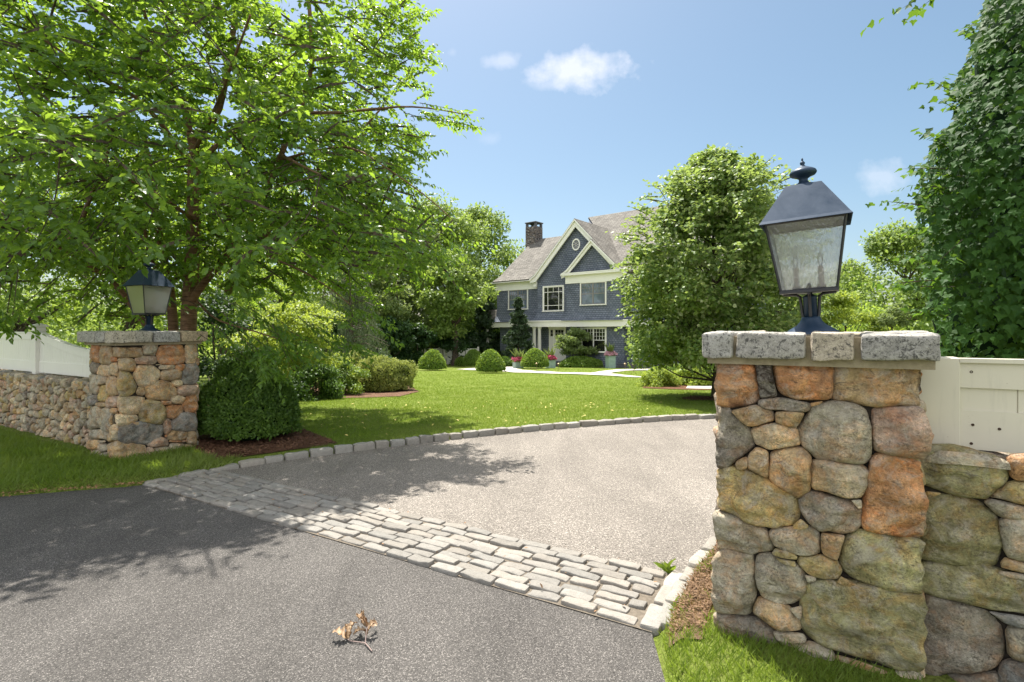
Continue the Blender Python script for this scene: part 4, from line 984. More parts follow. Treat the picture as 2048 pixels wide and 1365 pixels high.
# main wall, wing and the ground floor
def loft(mb, lv, mat=0, cap=True):
    """Stack of rectangles (z, x0, x1, y0, y1)."""
    V = []
    for z, x0, x1, y0, y1 in lv: V += [(x0, y0, z), (x1, y0, z), (x1, y1, z), (x0, y1, z)]
    Fc = [(4*i+k, 4*i+(k+1) % 4, 4*i+4+(k+1) % 4, 4*i+4+k) for i in range(len(lv)-1) for k in range(4)]
    if cap: n = 4*len(lv); Fc += [(3, 2, 1, 0), (n-4, n-3, n-2, n-1)]
    mb.add(V, Fc, mat)
uL0 = Hz(122, 700)[0]; zE = 5.72; zF = 2.28
flz = [(0, .42), (.12, .30), (.3, .18), (.55, .08), (.9, .02), (1.25, 0)]
def flare(mb, x0, x1, y0, y1, ztop, sides=1.0):
    loft(mb, [(zF+a, x0-f*sides, x1+f*sides, y0-f, y1) for a, f in flz]+[(ztop, x0, x1, y0, y1)])
mb = MB(); flare(mb, uL0+.0, 13.0, 0, 11, zE-.02, .3)
ugl = Hz(412, 560, GY_)[0]; ugr = 5.35; upk, zpk = Hz(680, 190, GY_)
flare(mb, ugl, ugr+.6, GY_, 4, zE+.35, 1.0)
usl, usr = Hz(622, 620, SY_)[0], Hz(1018, 600, SY_)[0]
flare(mb, usl, usr, SY_, 3.5, 5.85, .6)
# ground floor
loft(mb, [(HG-.3, uL0+.15, 13.0, .25, 11), (zF-.06, uL0+.15, 13.0, .25, 11)])
loft(mb, [(HG-.3, Hz(632, 950, -.5)[0], usr+.1, -.5, 3), (zF-.1, Hz(632, 950, -.5)[0], usr+.1, -.5, 3)])
part(mb, 'wall', M['siding'])
# gable fronts
pk = (upk, zpk+.05); rk = Hz(677, 130, -.75)
mb = MB(); gl = (ugl-.02, zE+.2); hw = pk[0]-ugl; prism(mb, [(ugl, zE+.33), (pk[0]+hw, zE+.33), (pk[0], pk[1]-.1)], GY_+.003, 3.9); part(mb, 'gable', M['siding'])
sp_ = Hz(796, 320, SY_); sl_, sr_ = Hz(620, 528, SY_), Hz(985, 492, SY_)
mb = MB(); prism(mb, [(sl_[0]-.15, 5.9), (sr_[0]+.3, 5.9), (sp_[0], sp_[1]+.18)], SY_+.003, 3.4); part(mb, 'gable', M['siding'])
# roofs
def slope_sheet(mb, P, th=.14):
    """Roof plane from ordered corner points, with thickness."""
    P = np.asarray(P, float); n = len(P); nn = np.cross(P[1]-P[0], P[2]-P[0]); nn /= np.linalg.norm(nn); nn = nn if nn[2] > 0 else -nn
    V = np.concatenate([P, P-nn*th]); Fc = [tuple(range(n)), tuple(range(2*n-1, n-1, -1))]+[(i, i+n, (i+1) % n+n, (i+1) % n) for i in range(n)]; mb.add(V, Fc)
def gable_roof(mb, x0, x1, ye, yr, ze, zr, yb, kick=.25):
    # front slope in two pieces (a shallower kick at the eave), back slope
    yk, zk = ye+.9, ze+.9*((zr-ze)/(yr-ye))*.72
    slope_sheet(mb, [(x0, ye, ze), (x1, ye, ze), (x1, yk, zk), (x0, yk, zk)]); slope_sheet(mb, [(x0, yk, zk), (x1, yk, zk), (x1, yr, zr), (x0, yr, zr)])
    slope_sheet(mb, [(x1, yr, zr), (x0, yr, zr), (x0, yb, ze), (x1, yb, ze)])
zLr = Hp(1100, 475.5, 5.42)[1]
mb = MB(); xw = Hp(985, 566, -.55)[0]; xg = ugl-.05; k1 = (zLr-zE-.03)/5.97; yk = -.55+.9; zk = zE+.03+.9*k1*.72; fx = (yk+.55)/5.97
xk_ = xg+(upk-.3-xg)*fx
slope_sheet(mb, [(xw, -.55, zE+.03), (xg, -.55, zE+.03), (xk_, yk, zk), (xw, yk, zk)]); slope_sheet(mb, [(xw, yk, zk), (xk_, yk, zk), (upk-.3, 5.42, zLr), (xw, 5.42, zLr)])
slope_sheet(mb, [(3, 5.42, zLr), (xw, 5.42, zLr), (xw, 11.3, zE), (3, 11.3, zE)])
part(mb, 'wing_roof', M['roofing'])
ur, zr = Hp(1161, 437.5, 6.2); zr = Hp(1250, 423.5, 6.2)[1]
mb = MB(); k2 = (zr-zE-.03)/6.75; ze0 = zE+.03
slope_sheet(mb, [(usr+.2, -.55, ze0), (13.6, -.55, ze0), (13.6, 6.2, zr), (-.6, 6.2, zr), (upk-.6, 4.2, ze0+4.75*k2)])
slope_sheet(mb, [(13.6, 6.2, zr), (-.6, 6.2, zr), (-.6, 13, zE), (13.6, 13, zE)]); part(mb, 'main_roof', M['roofing'])
mb = MB(); prism(mb, [(5.45, zE), (11, zE), (6.2, zr-.3)], -.45, -.4, 'x') if False else None
mb = MB(); prism(mb, [(-.3, zE-.1), (12.7, zE-.1), (6.2, zr-.25)], -.45, 13.3, 'x'); prism(mb, [(-.3, zE-.1), (11, zE-.1), (5.42, zLr-.25)], uL0+.1, -.5, 'x'); part(mb, 'attic_wall', M['siding'])
def cross_gable(name, pk, xl, xr, ze, yf, yb, board, th=.12):
    mb = MB(); x, z = pk
    kx_ = .5; 
    for s, xe in ((-1, xl), (1, xr)):
        sl = (z-ze)/abs(xe-x); xk = xe-s*.55; zk = ze+.55*sl*.70
        slope_sheet(mb, [(x, yf, z), (xk, yf, zk), (xk, yb, zk), (x, yb, z)], th); slope_sheet(mb, [(xk, yf, zk), (xe, yf, ze+.06), (xe, yb, ze+.06), (xk, yb, zk)], th)
    rf = part(mb, name, M['roofing'])
    mb = MB()
    for s, xe in ((-1, xl), (1, xr)):
        sl = (z-ze)/abs(xe-x); xk = xe-s*.55; zk = ze+.55*sl*.70; dz = board*math.sqrt(1+sl*sl)
        for d0, d1, yy in ((.03, .16, -.03), (.15, dz*.85, .10)):
            V = []
            for xx, zz in ((x, z-.02), (xk, zk-.02), (xe-s*.02, ze+.03)):
                for dd in (d0, d1 if xx != xe-s*.02 else min(d1, .33)):
                    V += [(xx, yf+yy, zz-dd), (xx, yf+yy+.10, zz-dd)]
            Fc = []
            for k in (0, 4): Fc += [(k, k+2, k+6, k+4), (k+1, k+5, k+7, k+3), (k, k+4, k+5, k+1), (k+2, k+3, k+7, k+6)]
            Fc += [(8, 10, 11, 9), (0, 1, 3, 2)]; mb.add(V, Fc)
    mb.build('rake_board', M['trim'], rf); return rf
pkm = Hz(678, 133, -.80)
gxl = Hz(352, 575, -.8)[0]
cross_gable('gable_roof', pkm, gxl, 2*pkm[0]-gxl, Hz(352, 572, -.8)[1], -.80, 4.9, .50)
pks = Hz(795, 280, -1.12); sxl, szl = Hz(577, 535, -1.12); sxr = Hz(1036, 490, -1.12)[0]
cross_gable('bay_roof', pks, sxl, sxr, szl-.02, -1.12, 2.9, .36)
# entablatures and trims
mb = MB()
box(mb, uL0-.03, ugl-.0, -.10, .05, Hz(200, 652, -.1)[1], zE-.12); box(mb, uL0-.35, ugl-.02, -.5, .0, zE-.12, zE-.03)
part(mb, 'frieze', M['trim']); mb = MB(); z0 = Hz(800, 592, SY_-.1)[1]; box(mb, usl-.06, usr+.06, SY_-.09, SY_+.1, z0, szl-.12); part(mb, 'frieze', M['trim']); mb = MB(); box(mb, sxl+.1, sxr-.1, SY_-.42, SY_, szl-.14, szl-.02)
box(mb, sxl+.04, sxr-.04, -1.14, SY_-.3, szl-.02, szl+.05)
part(mb, 'eave_moulding', M['trim']); mb = MB(); box(mb, ugl-.30, ugl-.02, GY_-.12, .1, Hz(400, 625, GY_)[1], Hz(400, 575, GY_)[1])
part(mb, 'frieze', M['trim'])
mb = MB(); box(mb, usr+.1, 13.1, -.10, .05, zE-.75, zE-.12); part(mb, 'frieze', M['trim'])
mb = MB(); zt1, zb1 = zF+.02, Hz(700, 912, -.95)[1]; xa, xb = Hz(352, 900, -.95)[0], usr+.75
box(mb, xa, xb, -.95, .3, zb1, zt1-.07); box(mb, xa-.07, xb+.05, -1.02, .3, zt1-.07, zt1+.02); box(mb, uL0-.1, xa-.0, -.30, .3, zb1, zt1-.075)
box(mb, xb+.001, 13, -.35, .3, zb1, zt1-.08)
part(mb, 'porch_beam', M['trim'])
mb = MB(); xs, zs = Hz(112, 890, -.2); prism(mb, [(-.2, zF+.0), (2.2, zF+.0), (2.2, zF+1.1), (.2, zF+1.1)], uL0-1.15, uL0+.02, 'x'); part(mb, 'side_porch_roof', M['roofing'])
mb = MB(); box(mb, uL0-1.2, uL0, -.25, 2.2, zF-.5, zF-.01); box(mb, uL0-1.1, uL0-.95, -.15, 0, HG, zF-.5); part(mb, 'side_porch_beam', M['trim'])
# porch floor, columns, steps
fz = HG+.52
mb = MB(); box(mb, Hz(352, 900, -.95)[0]-.1, Hz(640, 900, -.95)[0], -1.15, 2.2, HG-.3, fz, bev=.02); part(mb, 'porch_floor', M['slate'])
for cx in (390, 427):
    mb = MB(); u = Hz(cx, 1000, -.72)[0]; lathe(mb, [(.20, fz), (.20, fz+.12), (.17, fz+.16), (.155, fz+.22), (.150, fz+1.2), (.128, zb1-.2), (.15, zb1-.16), (.15, zb1-.10), (.18, zb1-.09), (.18, zb1+.0)], 24, (u, -.72, 0)); part(mb, 'column', M['trim'])
mb = MB()
for k in range(4):
    box(mb, Hz(1000, 1180, -.6)[0]+.0+k*.03, 9.6, -2.1+k*.36, .2, HG-.2, HG+.15*(k+1), bev=.012)
part(mb, 'front_steps', M['slate'])
def window(px0, py0, px1, py1, plane, glass, cols, rows, sashes=1, frame=.085, dep=.07, hung=True, custom=None):
    """Outer corners in photo-crop pixels on a wall plane; a part with frame, panes and bars below it."""
    (u0, z1), (u1, z0) = Hz(px0, (py0), plane), Hz(px1, (py1), plane)
    zc = Hz((px0+px1)/2, py0, plane)[1]; z1 = zc; z0 = Hz((px0+px1)/2, py1, plane)[1]
    mb = MB(); y = plane
    box(mb, u0, u1, y-dep, y+.03, z1-frame, z1); box(mb, u0-.03, u1+.03, y-dep-.04, y+.03, z0, z0+frame*.8)
    box(mb, u0, u0+frame, y-dep, y+.03, z0+frame*.8, z1-frame); box(mb, u1-frame, u1, y-dep, y+.03, z0+frame*.8, z1-frame)
    w = part(mb, 'window', M['trim']); iu0, iu1, iz0, iz1 = u0+frame, u1-frame, z0+frame*.8, z1-frame
    mb = MB(); box(mb, iu0, iu1, y-.02, y+.02, iz0, iz1); mb.build('glass', glass, w)
    mb = MB(); mm = .022; W = (iu1-iu0)/sashes
    for s in range(sashes):
        a, b = iu0+W*s, iu0+W*(s+1)
        if s: box(mb, a-.045, a+.045, y-dep+.01, y, iz0, iz1)
        for xx in (a, b-.05): box(mb, xx, xx+.05, y-.045, y-.021, iz0, iz1)
        for zz in (iz0, iz1-.05, (iz0+iz1)/2-.025 if hung else iz0): box(mb, a+.05, b-.05, y-.044, y-.021, zz, zz+.05)
        if custom: custom(mb, a, b, iz0, iz1, y)
        else:
            for k in range(1, cols): xx = a+(b-a)*k/cols; box(mb, xx-mm/2, xx+mm/2, y-.038, y-.021, (iz0+iz1)/2 if hung else iz0, iz1)
            for k in range(1, rows): zz = iz1-(iz1-iz0)*(.5 if hung else 1)*k/rows; box(mb, a, b, y-.037, y-.021, zz-mm/2, zz+mm/2)
    mb.build('sash_bars', M['sash'] if glass == M['blue_glass'] else M['trim'], w); return w
window(205, 642, 347, 790, 0, M['blue_glass'], 4, 2, 2)
def pict(mb, a, b, z0, z1, y):
    w, h = b-a, z1-z0
    for f in (.22, .78): box(mb, a+w*f-.02, a+w*f+.02, y-.04, y-.021, z0, z1)
    for f in (.22, .78): box(mb, a, b, y-.039, y-.021, z0+h*f-.02, z0+h*f+.02)
    box(mb, a+w*.5-.015, a+w*.5+.015, y-.038, y-.021, z0+h*.78, z1)
window(453, 617, 605, 803, GY_, M['dark_glass'], 3, 3, 1, hung=False, custom=pict)
window(721, 588, 909, 758, SY_, M['blue_glass'], 4, 2, 2)
window(726, 916, 910, 1098, -.5, M['dark_glass'], 4, 3, 2)
# oval window
oc = Hz(692, 322, GY_); mb = MB(); n = 32; rx, rz = .36, .46; V = []
for k in range(n):
    a = 2*math.pi*k/n
    for r_, y in ((1.0, GY_+.02), (1.0, GY_-.07), (.76, GY_-.07), (.76, GY_+.02)): V.append((oc[0]+rx*r_*math.cos(a), y, oc[1]+rz*r_*math.sin(a)))
mb.add(V, [(4*k+j, 4*((k+1) % n)+j, 4*((k+1) % n)+(j+1) % 4, 4*k+(j+1) % 4) for k in range(n) for j in range(4)]); ow = part(mb, 'oval_window', M['trim'])
mb = MB(); mb.add([(oc[0]+rx*.78*math.cos(2*math.pi*k/n), GY_-.012, oc[1]+rz*.78*math.sin(2*math.pi*k/n)) for k in range(n)], [tuple(range(n))]); mb.build('glass', M['dark_glass'], ow)
mb = MB()
for k in range(8):
    a = k*math.pi/4; tube(mb, [(oc[0]+rx*.2*math.cos(a), GY_-.03, oc[1]+rz*.2*math.sin(a)), (oc[0]+rx*.78*math.cos(a), GY_-.03, oc[1]+rz*.78*math.sin(a))], .013, 4)
tube(mb, [(oc[0]+rx*.22*math.cos(2*math.pi*k/12), GY_-.03, oc[1]+rz*.22*math.sin(2*math.pi*k/12)) for k in range(13)], .013, 4); mb.build('muntins', M['trim'], ow)
# front door with sidelights in the porch recess
yd = .22; ud0, ud1 = Hz(498, 1000, yd)[0], Hz(618, 1000, yd)[0]; zd = Hz(550, 925, yd)[1]
mb = MB(); box(mb, ud0, ud0+.1, yd-.06, yd+.1, fz, zd); box(mb, ud1-.1, ud1, yd-.06, yd+.1, fz, zd); box(mb, ud0-.06, ud1+.06, yd-.09, yd+.1, zd, zd+.16); us = ud0+.42
box(mb, us, us+.08, yd-.06, yd+.1, fz, zd); df = part(mb, 'door_frame', M['trim'])
mb = MB(); box(mb, us+.08, ud1-.1, yd-.03, yd+.02, fz, zd); dr = part(mb, 'front_door', M['door'])
mb = MB()
for k in range(3):
    for j in range(2):
        w = (ud1-.1-us-.08-.2)/3; x = us+.18+w*k; z = zd-.62+j*.27; box(mb, x+.015, x+w-.015, yd-.036, yd-.02, z, z+.24)
mb.build('door_panes', M['dark_glass'], dr)
mb = MB()
for j in range(2): box(mb, ud0+.15, us-.05, yd-.04, yd+.0, zd-.62+j*.27, zd-.62+j*.27+.24)
mb.build('sidelight_panes', M['dark_glass'], df); mb = MB(); box(mb, ud0+.1, us, yd-.03, yd+.02, fz, zd); mb.build('sidelight', M['door'], df)
# chimney
uc = -6.05; mb = MB(); zc0 = 8.2; box(mb, uc-.62, uc+.62, 4.75, 5.85, zc0, 11.35, bev=.03); ch = part(mb, 'chimney', M['chimney'])
mb = MB()
for sx in (-1, 1):
    for sy in (-1, 1): box(mb, uc+sx*.5-.1, uc+sx*.5+.1, 5.3+sy*.42-.1, 5.3+sy*.42+.1, 11.35, 11.68)
box(mb, uc-.66, uc+.66, 4.68, 5.92, 11.68, 11.78, bev=.02); mb.build('chimney_cap', M['slate'], ch)
# ================================================================== PLANTS
def G(px, D, dz=0.0):
    x = (px-CX)/F*D; return np.array([x, D, float(gz(x, D))+.05+dz])
LM = {}
LM['cherry'] = leaf_mat('cherry_leaf', (.028, .082, .015), (.105, .20, .032), (.44, .66, .055), .45, .38, .5, 1.0)
LM['linden'] = leaf_mat('linden_leaf', (.045, .108, .020), (.20, .29, .062), (.42, .55, .11), .38, .45, .45, 1.3, back=(.45, .52, .28))
LM['ivy'] = leaf_mat('ivy_leaf', (.016, .052, .011), (.052, .125, .022), (.26, .46, .04), .28, .6, .2, 1.6)
LM['mid'] = leaf_mat('woodland_leaf', (.085, .15, .03), (.22, .30, .07), (.42, .56, .1), .40, .5, .4, .35)
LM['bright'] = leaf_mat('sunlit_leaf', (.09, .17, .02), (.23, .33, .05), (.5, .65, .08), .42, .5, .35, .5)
LM['grey'] = leaf_mat('grey_green_leaf', (.09, .14, .045), (.22, .28, .10), (.38, .48, .12), .38, .55, .35, .5)
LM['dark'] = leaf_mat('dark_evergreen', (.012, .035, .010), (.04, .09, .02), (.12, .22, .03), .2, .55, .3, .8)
LM['box'] = leaf_mat('boxwood_leaf', (.05, .12, .015), (.20, .30, .04), (.4, .55, .06), .35, .45, .4, 1.2)
LM['yew'] = leaf_mat('yew_leaf', (.03, .075, .014), (.12, .21, .03), (.25, .42, .04), .3, .5, .3, 3.0)
LM['spirea'] = leaf_mat('spirea_leaf', (.13, .19, .035), (.34, .36, .11), (.5, .55, .12), .38, .55, .3, 2.0)
LM['lime'] = leaf_mat('lime_leaf', (.14, .22, .02), (.32, .40, .06), (.55, .65, .08), .42, .5, .35, 1.5)
LM['spruce'] = leaf_mat('spruce_needle', (.022, .045, .022), (.07, .11, .05), (.12, .2, .05), .2, .6, .25, 1.5)
LM['grass'] = leaf_mat('grass_blade', (.062, .12, .014), (.17, .245, .035), (.40, .55, .05), .35, .5, .3, 1.6, dry=(.24, .27, .085))
LM['dry'] = leaf_mat('dry_grass', (.22, .11, .04), (.5, .34, .17), (.4, .3, .1), .2, .7, .2, 3)

def limb(mb, P, r0, r1, n=7, wob=.02, seed=0):
    P = chaikin(P, 2, False); P = resample(P, max(6, len(P)//2), False); q = P+seed; P = P+np.stack([fbm(q, 1.5, 3, 1), fbm(q, 1.5, 3, 2), fbm(q, 1.5, 3, 3)], 1)*wob*2
    t = np.linspace(0, 1, len(P)); tube(mb, P, r0+(r1-r0)*t**.8, n); return P

def sprig_cloud(mb_leaf, mb_wood, starts, dirs, L, nleaf, size, tpl, droop=.35, twr=.004, side=3, wood=True, wid=1.0, jn=.55):
    """Twigs with alternate leaves. starts/dirs (n,3); every twig carries leaves on its own two sides and some side twigs."""
    n = len(starts); L = np.broadcast_to(L, (n,))
    jobs = [(starts, unit(dirs), L)]
    if side:
        t = rng.uniform(.2, .9, (n, side)); sgn = np.where(rng.random((n, side)) < .5, -1, 1)
        D = unit(dirs); H = unit(np.cross(D, [0, 0, 1.0]))
        S = starts[:, None]+D[:, None]*(L[:, None]*t)[..., None]; S[..., 2] -= droop*(L[:, None]*t)**2*.6/np.maximum(L[:, None], .1)
        DD = unit(D[:, None]*.75+H[:, None]*sgn[..., None]*.75+rng.normal(size=(n, side, 3))*.15)
        jobs.append((S.reshape(-1, 3), DD.reshape(-1, 3), (L[:, None]*rng.uniform(.35, .6, (n, side))).ravel()))
    for k, (S, D, LL) in enumerate(jobs):
        m = nleaf if k == 0 else max(3, int(nleaf*.55)); N = len(S)
        t = (np.arange(m)[None]+rng.random((N, m))*.6+.4)/m; sg = np.where((np.arange(m)[None]+rng.integers(0, 2, (N, 1))) % 2 == 0, -1, 1)
        H = unit(np.cross(D, np.array([0, 0, 1.0]))); P = S[:, None]+D[:, None]*(LL[:, None]*t)[..., None]; P[..., 2] -= droop*LL[:, None]*t**2*.6
        T = unit(D[:, None]*.65+H[:, None]*sg[..., None]*.85+np.array([0, 0, -.45])+rng.normal(size=(N, m, 3))*.32)
        Nn = unit(np.array([0, 0, 1.0])+D[:, None]*.1+rng.normal(size=(N, m, 3))*jn)
        add_leaves(mb_leaf, P.reshape(-1, 3), T.reshape(-1, 3), Nn.reshape(-1, 3), (size*rng.uniform(.65, 1.25, (N, m))).ravel(), tpl, wid=wid)
        if wood and mb_wood is not None and k == 0:
            a = S; b = S+D*(LL*.5)[:, None]; b[:, 2] -= droop*LL*.15; c = S+D*LL[:, None]; c[:, 2] -= droop*LL*.6
            side_ = unit(np.cross(D, [0, 0, 1.0])); V = np.stack([a-side_*twr, a+side_*twr, b+side_*twr*.7, c, b-side_*twr*.7, a+np.array([0, 0, twr*1.6])], 1).reshape(-1, 3)
            o = (np.arange(N)*6)[:, None]; Fq = np.array([[0, 1, 5], [1, 2, 5], [2, 3, 5], [3, 4, 5], [4, 0, 5]])
            mb_wood.add(V, (o[:, None]+Fq[None]).reshape(-1, 3))

# ---------------------------------------------------------------- the big cherry by the far pillar
TD = 8.3
cherry = thing('cherry_tree', 'big spreading cherry tree with ringed red-brown trunks behind the far pillar', 'tree', tuple(G(372, TD)-[0, 0, .05]))
mbw = MB(); T0 = G(372, TD)
def q(px, py, D): return at(px, py, D)
limbs = [  # (points, r0, r1)
 ([T0-[0, 0, .15], q(374, 720, TD), q(377, 640, TD), q(384, 540, TD), q(388, 440, TD), q(388, 360, TD), q(390, 325, TD)], .135, .095),
 ([q(390, 328, TD), q(386, 280, TD), q(400, 262, TD-.1), q(432, 240, TD-.2), q(445, 195, TD-.3), q(455, 130, TD-.4), q(470, 40, TD-.5), q(480, -80, TD-.5)], .075, .03),
 ([q(392, 335, TD), q(408, 312, TD+.1), q(450, 275, TD+.3), q(520, 235, TD+.5), q(600, 190, TD+.8), q(690, 120, TD+1.0)], .045, .014),
 ([q(386, 300, TD), q(370, 205, TD-.2), q(345, 165, TD-.4), q(310, 90, TD-.7), q(270, -30, TD-1)], .06, .02),
 ([q(383, 330, TD), q(340, 270, TD-.4), q(285, 203, TD-.9), q(230, 170, TD-1.2), q(180, 145, TD-1.5), q(90, 80, TD-1.8)], .045, .015),
 ([G(352, TD+.25), q(350, 700, TD+.2), q(343, 620, TD+.2), q(340, 570, TD+.1), q(322, 500, TD), q(310, 430, TD-.3), q(300, 330, TD-.5), q(280, 250, TD-.7)], .11, .03),
 ([q(380, 610, TD), q(402, 575, TD-.1), q(438, 530, TD-.2), q(475, 480, TD-.3), q(518, 411, TD-.4), q(545, 360, TD-.4), q(562, 314, TD-.5), q(590, 240, TD-.6), q(622, 165, TD-.7), q(624, 80, TD-.8), q(612, -60, TD-.9)], .062, .024),
 ([q(455, 585, TD-.1), q(495, 515, TD+.1), q(545, 455, TD+.2), q(580, 410, TD+.3), q(640, 330, TD+.5), q(690, 300, TD+.8), q(760, 220, TD+1)], .055, .016),
 ([q(330, 690, TD+.1), q(280, 640, TD-.1), q(252, 590, TD-.3), q(225, 562, TD-.5), q(195, 545, TD-.8), q(130, 500, TD-1.2), q(60, 470, TD-1.6)], .055, .018),
 ([q(128, 500, TD-1.2), q(150, 465, TD-1.2), q(165, 440, TD-1.3), q(180, 395, TD-1.4), q(210, 330, TD-1.6), q(230, 250, TD-1.7)], .04, .014),
 ([q(340, 600, TD+.1), q(300, 520, TD-.2), q(290, 470, TD-.5), q(285, 400, TD-.8), q(292, 330, TD-1)], .035, .014),
 ([q(562, 320, TD-.5), q(640, 300, TD-.7), q(700, 290, TD-.9), q(780, 340, TD-1.1), q(850, 390, TD-1.3), q(905, 440, TD-1.5)], .022, .006),
 ([q(620, 226, TD-.6), q(690, 227, TD-.6), q(750, 218, TD-.6), q(820, 212, TD-.6), q(890, 222, TD-.6), q(940, 232, TD-.6)], .028, .006),
 ([q(390, 600, TD), q(430, 640, TD-.5), q(500, 660, TD-1.1), q(560, 680, TD-1.4), q(620, 690, TD-1.6)], .018, .006),
 ([q(470, 490, TD-.3), q(560, 520, TD-.9), q(640, 560, TD-1.3), q(700, 610, TD-1.5)], .018, .006),
 ([q(388, 440, TD), q(300, 380, TD-1.4), q(200, 330, TD-2.4), q(120, 300, TD-3.0)], .035, .01),
 ([q(390, 300, TD), q(440, 200, TD-1.4), q(470, 110, TD-2.5), q(500, 30, TD-3.2)], .035, .01),
 ([q(560, 310, TD-.5), q(600, 330, TD-1.6), q(640, 350, TD-2.6)], .03, .008)]
skel = []
for k, (P, a, b) in enumerate(limbs): skel.append(limb(mbw, np.array(P), a, b, 10, .012, k*3.3))
skp = np.concatenate(skel)
# crown: twig starting points through the crown volume
SIL = [(-260, -260), (820, -260), (825, -40), (850, 15), (862, 45), (830, 85), (858, 95), (842, 140), (868, 185), (905, 215), (962, 236), (900, 250), (845, 275), (866, 318), (822, 330), (850, 362), (835, 385), (905, 425), (945, 490), (925, 515), (893, 520), (860, 560), (790, 590), (775, 640), (720, 690), (660, 705), (600, 690), (540, 715), (470, 690), (430, 660), (330, 652), (120, 640), (75, 630), (40, 660), (-60, 680), (-260, 700)]
def crown_pts(n, cen, rad, sil, lo=.0, zmin=1.5, keep=None):
    out = []
    while sum(len(o) for o in out) < n:
        d = rdir(n*2); r = (lo+(1-lo)*rng.random((len(d), 1))**.55); p = np.array(cen)+d*r*np.array(rad)
        px = CX+F*p[:, 0]/p[:, 1]; py = HY-F*(p[:, 2]-EYE)/p[:, 1]; ok = in_poly(sil, px, py)&(p[:, 2] > zmin)&(p[:, 1] > 1.5)
        if keep is not None: ok &= keep(p)
        out.append(p[ok])
    return np.concatenate(out)[:n]
CC = np.array([-5.0, 7.7, 4.7]); CR = np.array([5.0, 4.0, 4.3])
SILI = [(CX+(x-CX)*1.0-22 if x > 700 else x, y) for x, y in SIL]
SHP = [flat(a, b) for a, b in ((-1500, 1330), (0, 1172), (200, 1112), (470, 1092), (545, 1050), (700, 1003), (850, 965), (1010, 918), (935, 893), (965, 865), (880, 832), (600, 815), (560, 790), (300, 745), (-4000, 735))]
def shade_ok(p):
    k = p[:, 2]/math.tan(math.radians(SUN_EL)); return in_poly(SHP, p[:, 0]-SUN_X*k, p[:, 1]-SUN_Y*k)
def open_ok(p):
    px = CX+F*p[:, 0]/p[:, 1]; py = HY-F*(p[:, 2]-EYE)/p[:, 1]; D = p[:, 1]
    lamp = (px > 150)&(px < 425)&(py > 480)&(D < 6.9); low = ((px > 395)&(py > 520)&(fbm(p, 1.3, 2, 5) < .05+.30*(py > 580)))|((px > 395)&(py > 640))|((px > 350)&(px < 425)&(py > 330)&(D < 8.1)&(fbm(p, 2, 2, 15) < .12))|((px > 40)&(px < 185)&(py > 625))
    low |= (px < 430)&(py > 540)&(fbm(p, 1.3, 2, 5) < .06)
    lamp |= (px > 40)&(px < 190)&(py > 600)
    gap = (fbm(np.stack([px/75, py/42, 0*px], 1), 1, 3, 91) > .17)&(py < 420)&(px < 620)
    return ~lamp&~low&~gap
pts = crown_pts(3000, CC, CR, SILI, .15, 1.75, keep=lambda p: (p[:, 2] < 7.3)&shade_ok(p)&open_ok(p)&(fbm(p, .75, 3, 77) > -.2)&~((p[:, 1] < 6.2)&(p[:, 2] < 2.3)&(p[:, 0] > -6.6))&(p[:, 1] > 3.6))
# nearest limb point gives the growing direction
def nearest(pts, sk):
    o = np.empty_like(pts)
    for i in range(0, len(pts), 200):
        d = ((pts[i:i+200, None]-sk[None])**2).sum(2); o[i:i+200] = sk[d.argmin(1)]
    return o
nr = nearest(pts, skp); out = pts-np.array([CC[0]+.3, CC[1]+.2, 3.6]); dirs = unit(unit(out)*.6+unit(pts-nr)*.4+rng.normal(size=pts.shape)*.6); dirs[:, 2] = dirs[:, 2]*.7+.03
mbl = MB(); mbt = MB(); sprig_cloud(mbl, mbt, pts-dirs*.25, dirs, rng.uniform(.40, .72, len(pts)), 13, .086, tpl_cherry(), .45, .0025, 3, wid=1.4, jn=.95)
# long sprays that break the outline
tips = [((820, 60), (868, 22), 8.0), ((800, 110), (862, 92), 8.2), ((880, 222), (962, 236), 7.7), ((800, 290), (866, 318), 7.6), ((790, 345), (850, 362), 8.4), ((850, 440), (948, 508), 6.6), ((800, 470), (895, 530), 6.9), ((700, 600), (790, 650), 6.6), ((470, 640), (560, 745), 6.2), ((520, 600), (640, 700), 6.4), ((40, 560), (20, 668), 5.6), ((640, 640), (730, 700), 7.0), ((560, 650), (600, 730), 6.3)]
S = []; E = []
for (a, b, D) in tips:
    for k in range(5):
        S.append(at(a[0]-k*18+rng.uniform(-8, 8), a[1]+rng.uniform(-22, 22)+k*3, D+rng.uniform(-.35, .35))); E.append(at(b[0]-k*12, b[1]+rng.uniform(-16, 16), D+rng.uniform(-.3, .3)))
S = np.array(S); E = np.array(E); sprig_cloud(mbl, mbt, S, E-S, np.linalg.norm(E-S, axis=1), 20, .08, tpl_cherry(), .1, .006, 3)
# thin branches joining twigs to limbs
sel = rng.permutation(len(pts))[:190]
for k in sel:
    a, b = nr[k], pts[k]-dirs[k]*.25; L = np.linalg.norm(b-a)
    if L < .3 or L > 2.2: continue
    mid = (a+b)/2+np.array([0, 0, .12*L])+rng.normal(size=3)*.09*L; tube(mbt, chaikin([a, mid, b], 2, False), np.linspace(.005+.005*L, .003, 14 if False else len(chaikin([a, mid, b], 2, False))), 5, cap=False)
local(mbw, 'trunk', M['cherry_bark'], cherry); local(mbt, 'twigs', M['bark'], cherry); local(mbl, 'crown', LM['cherry'], cherry)

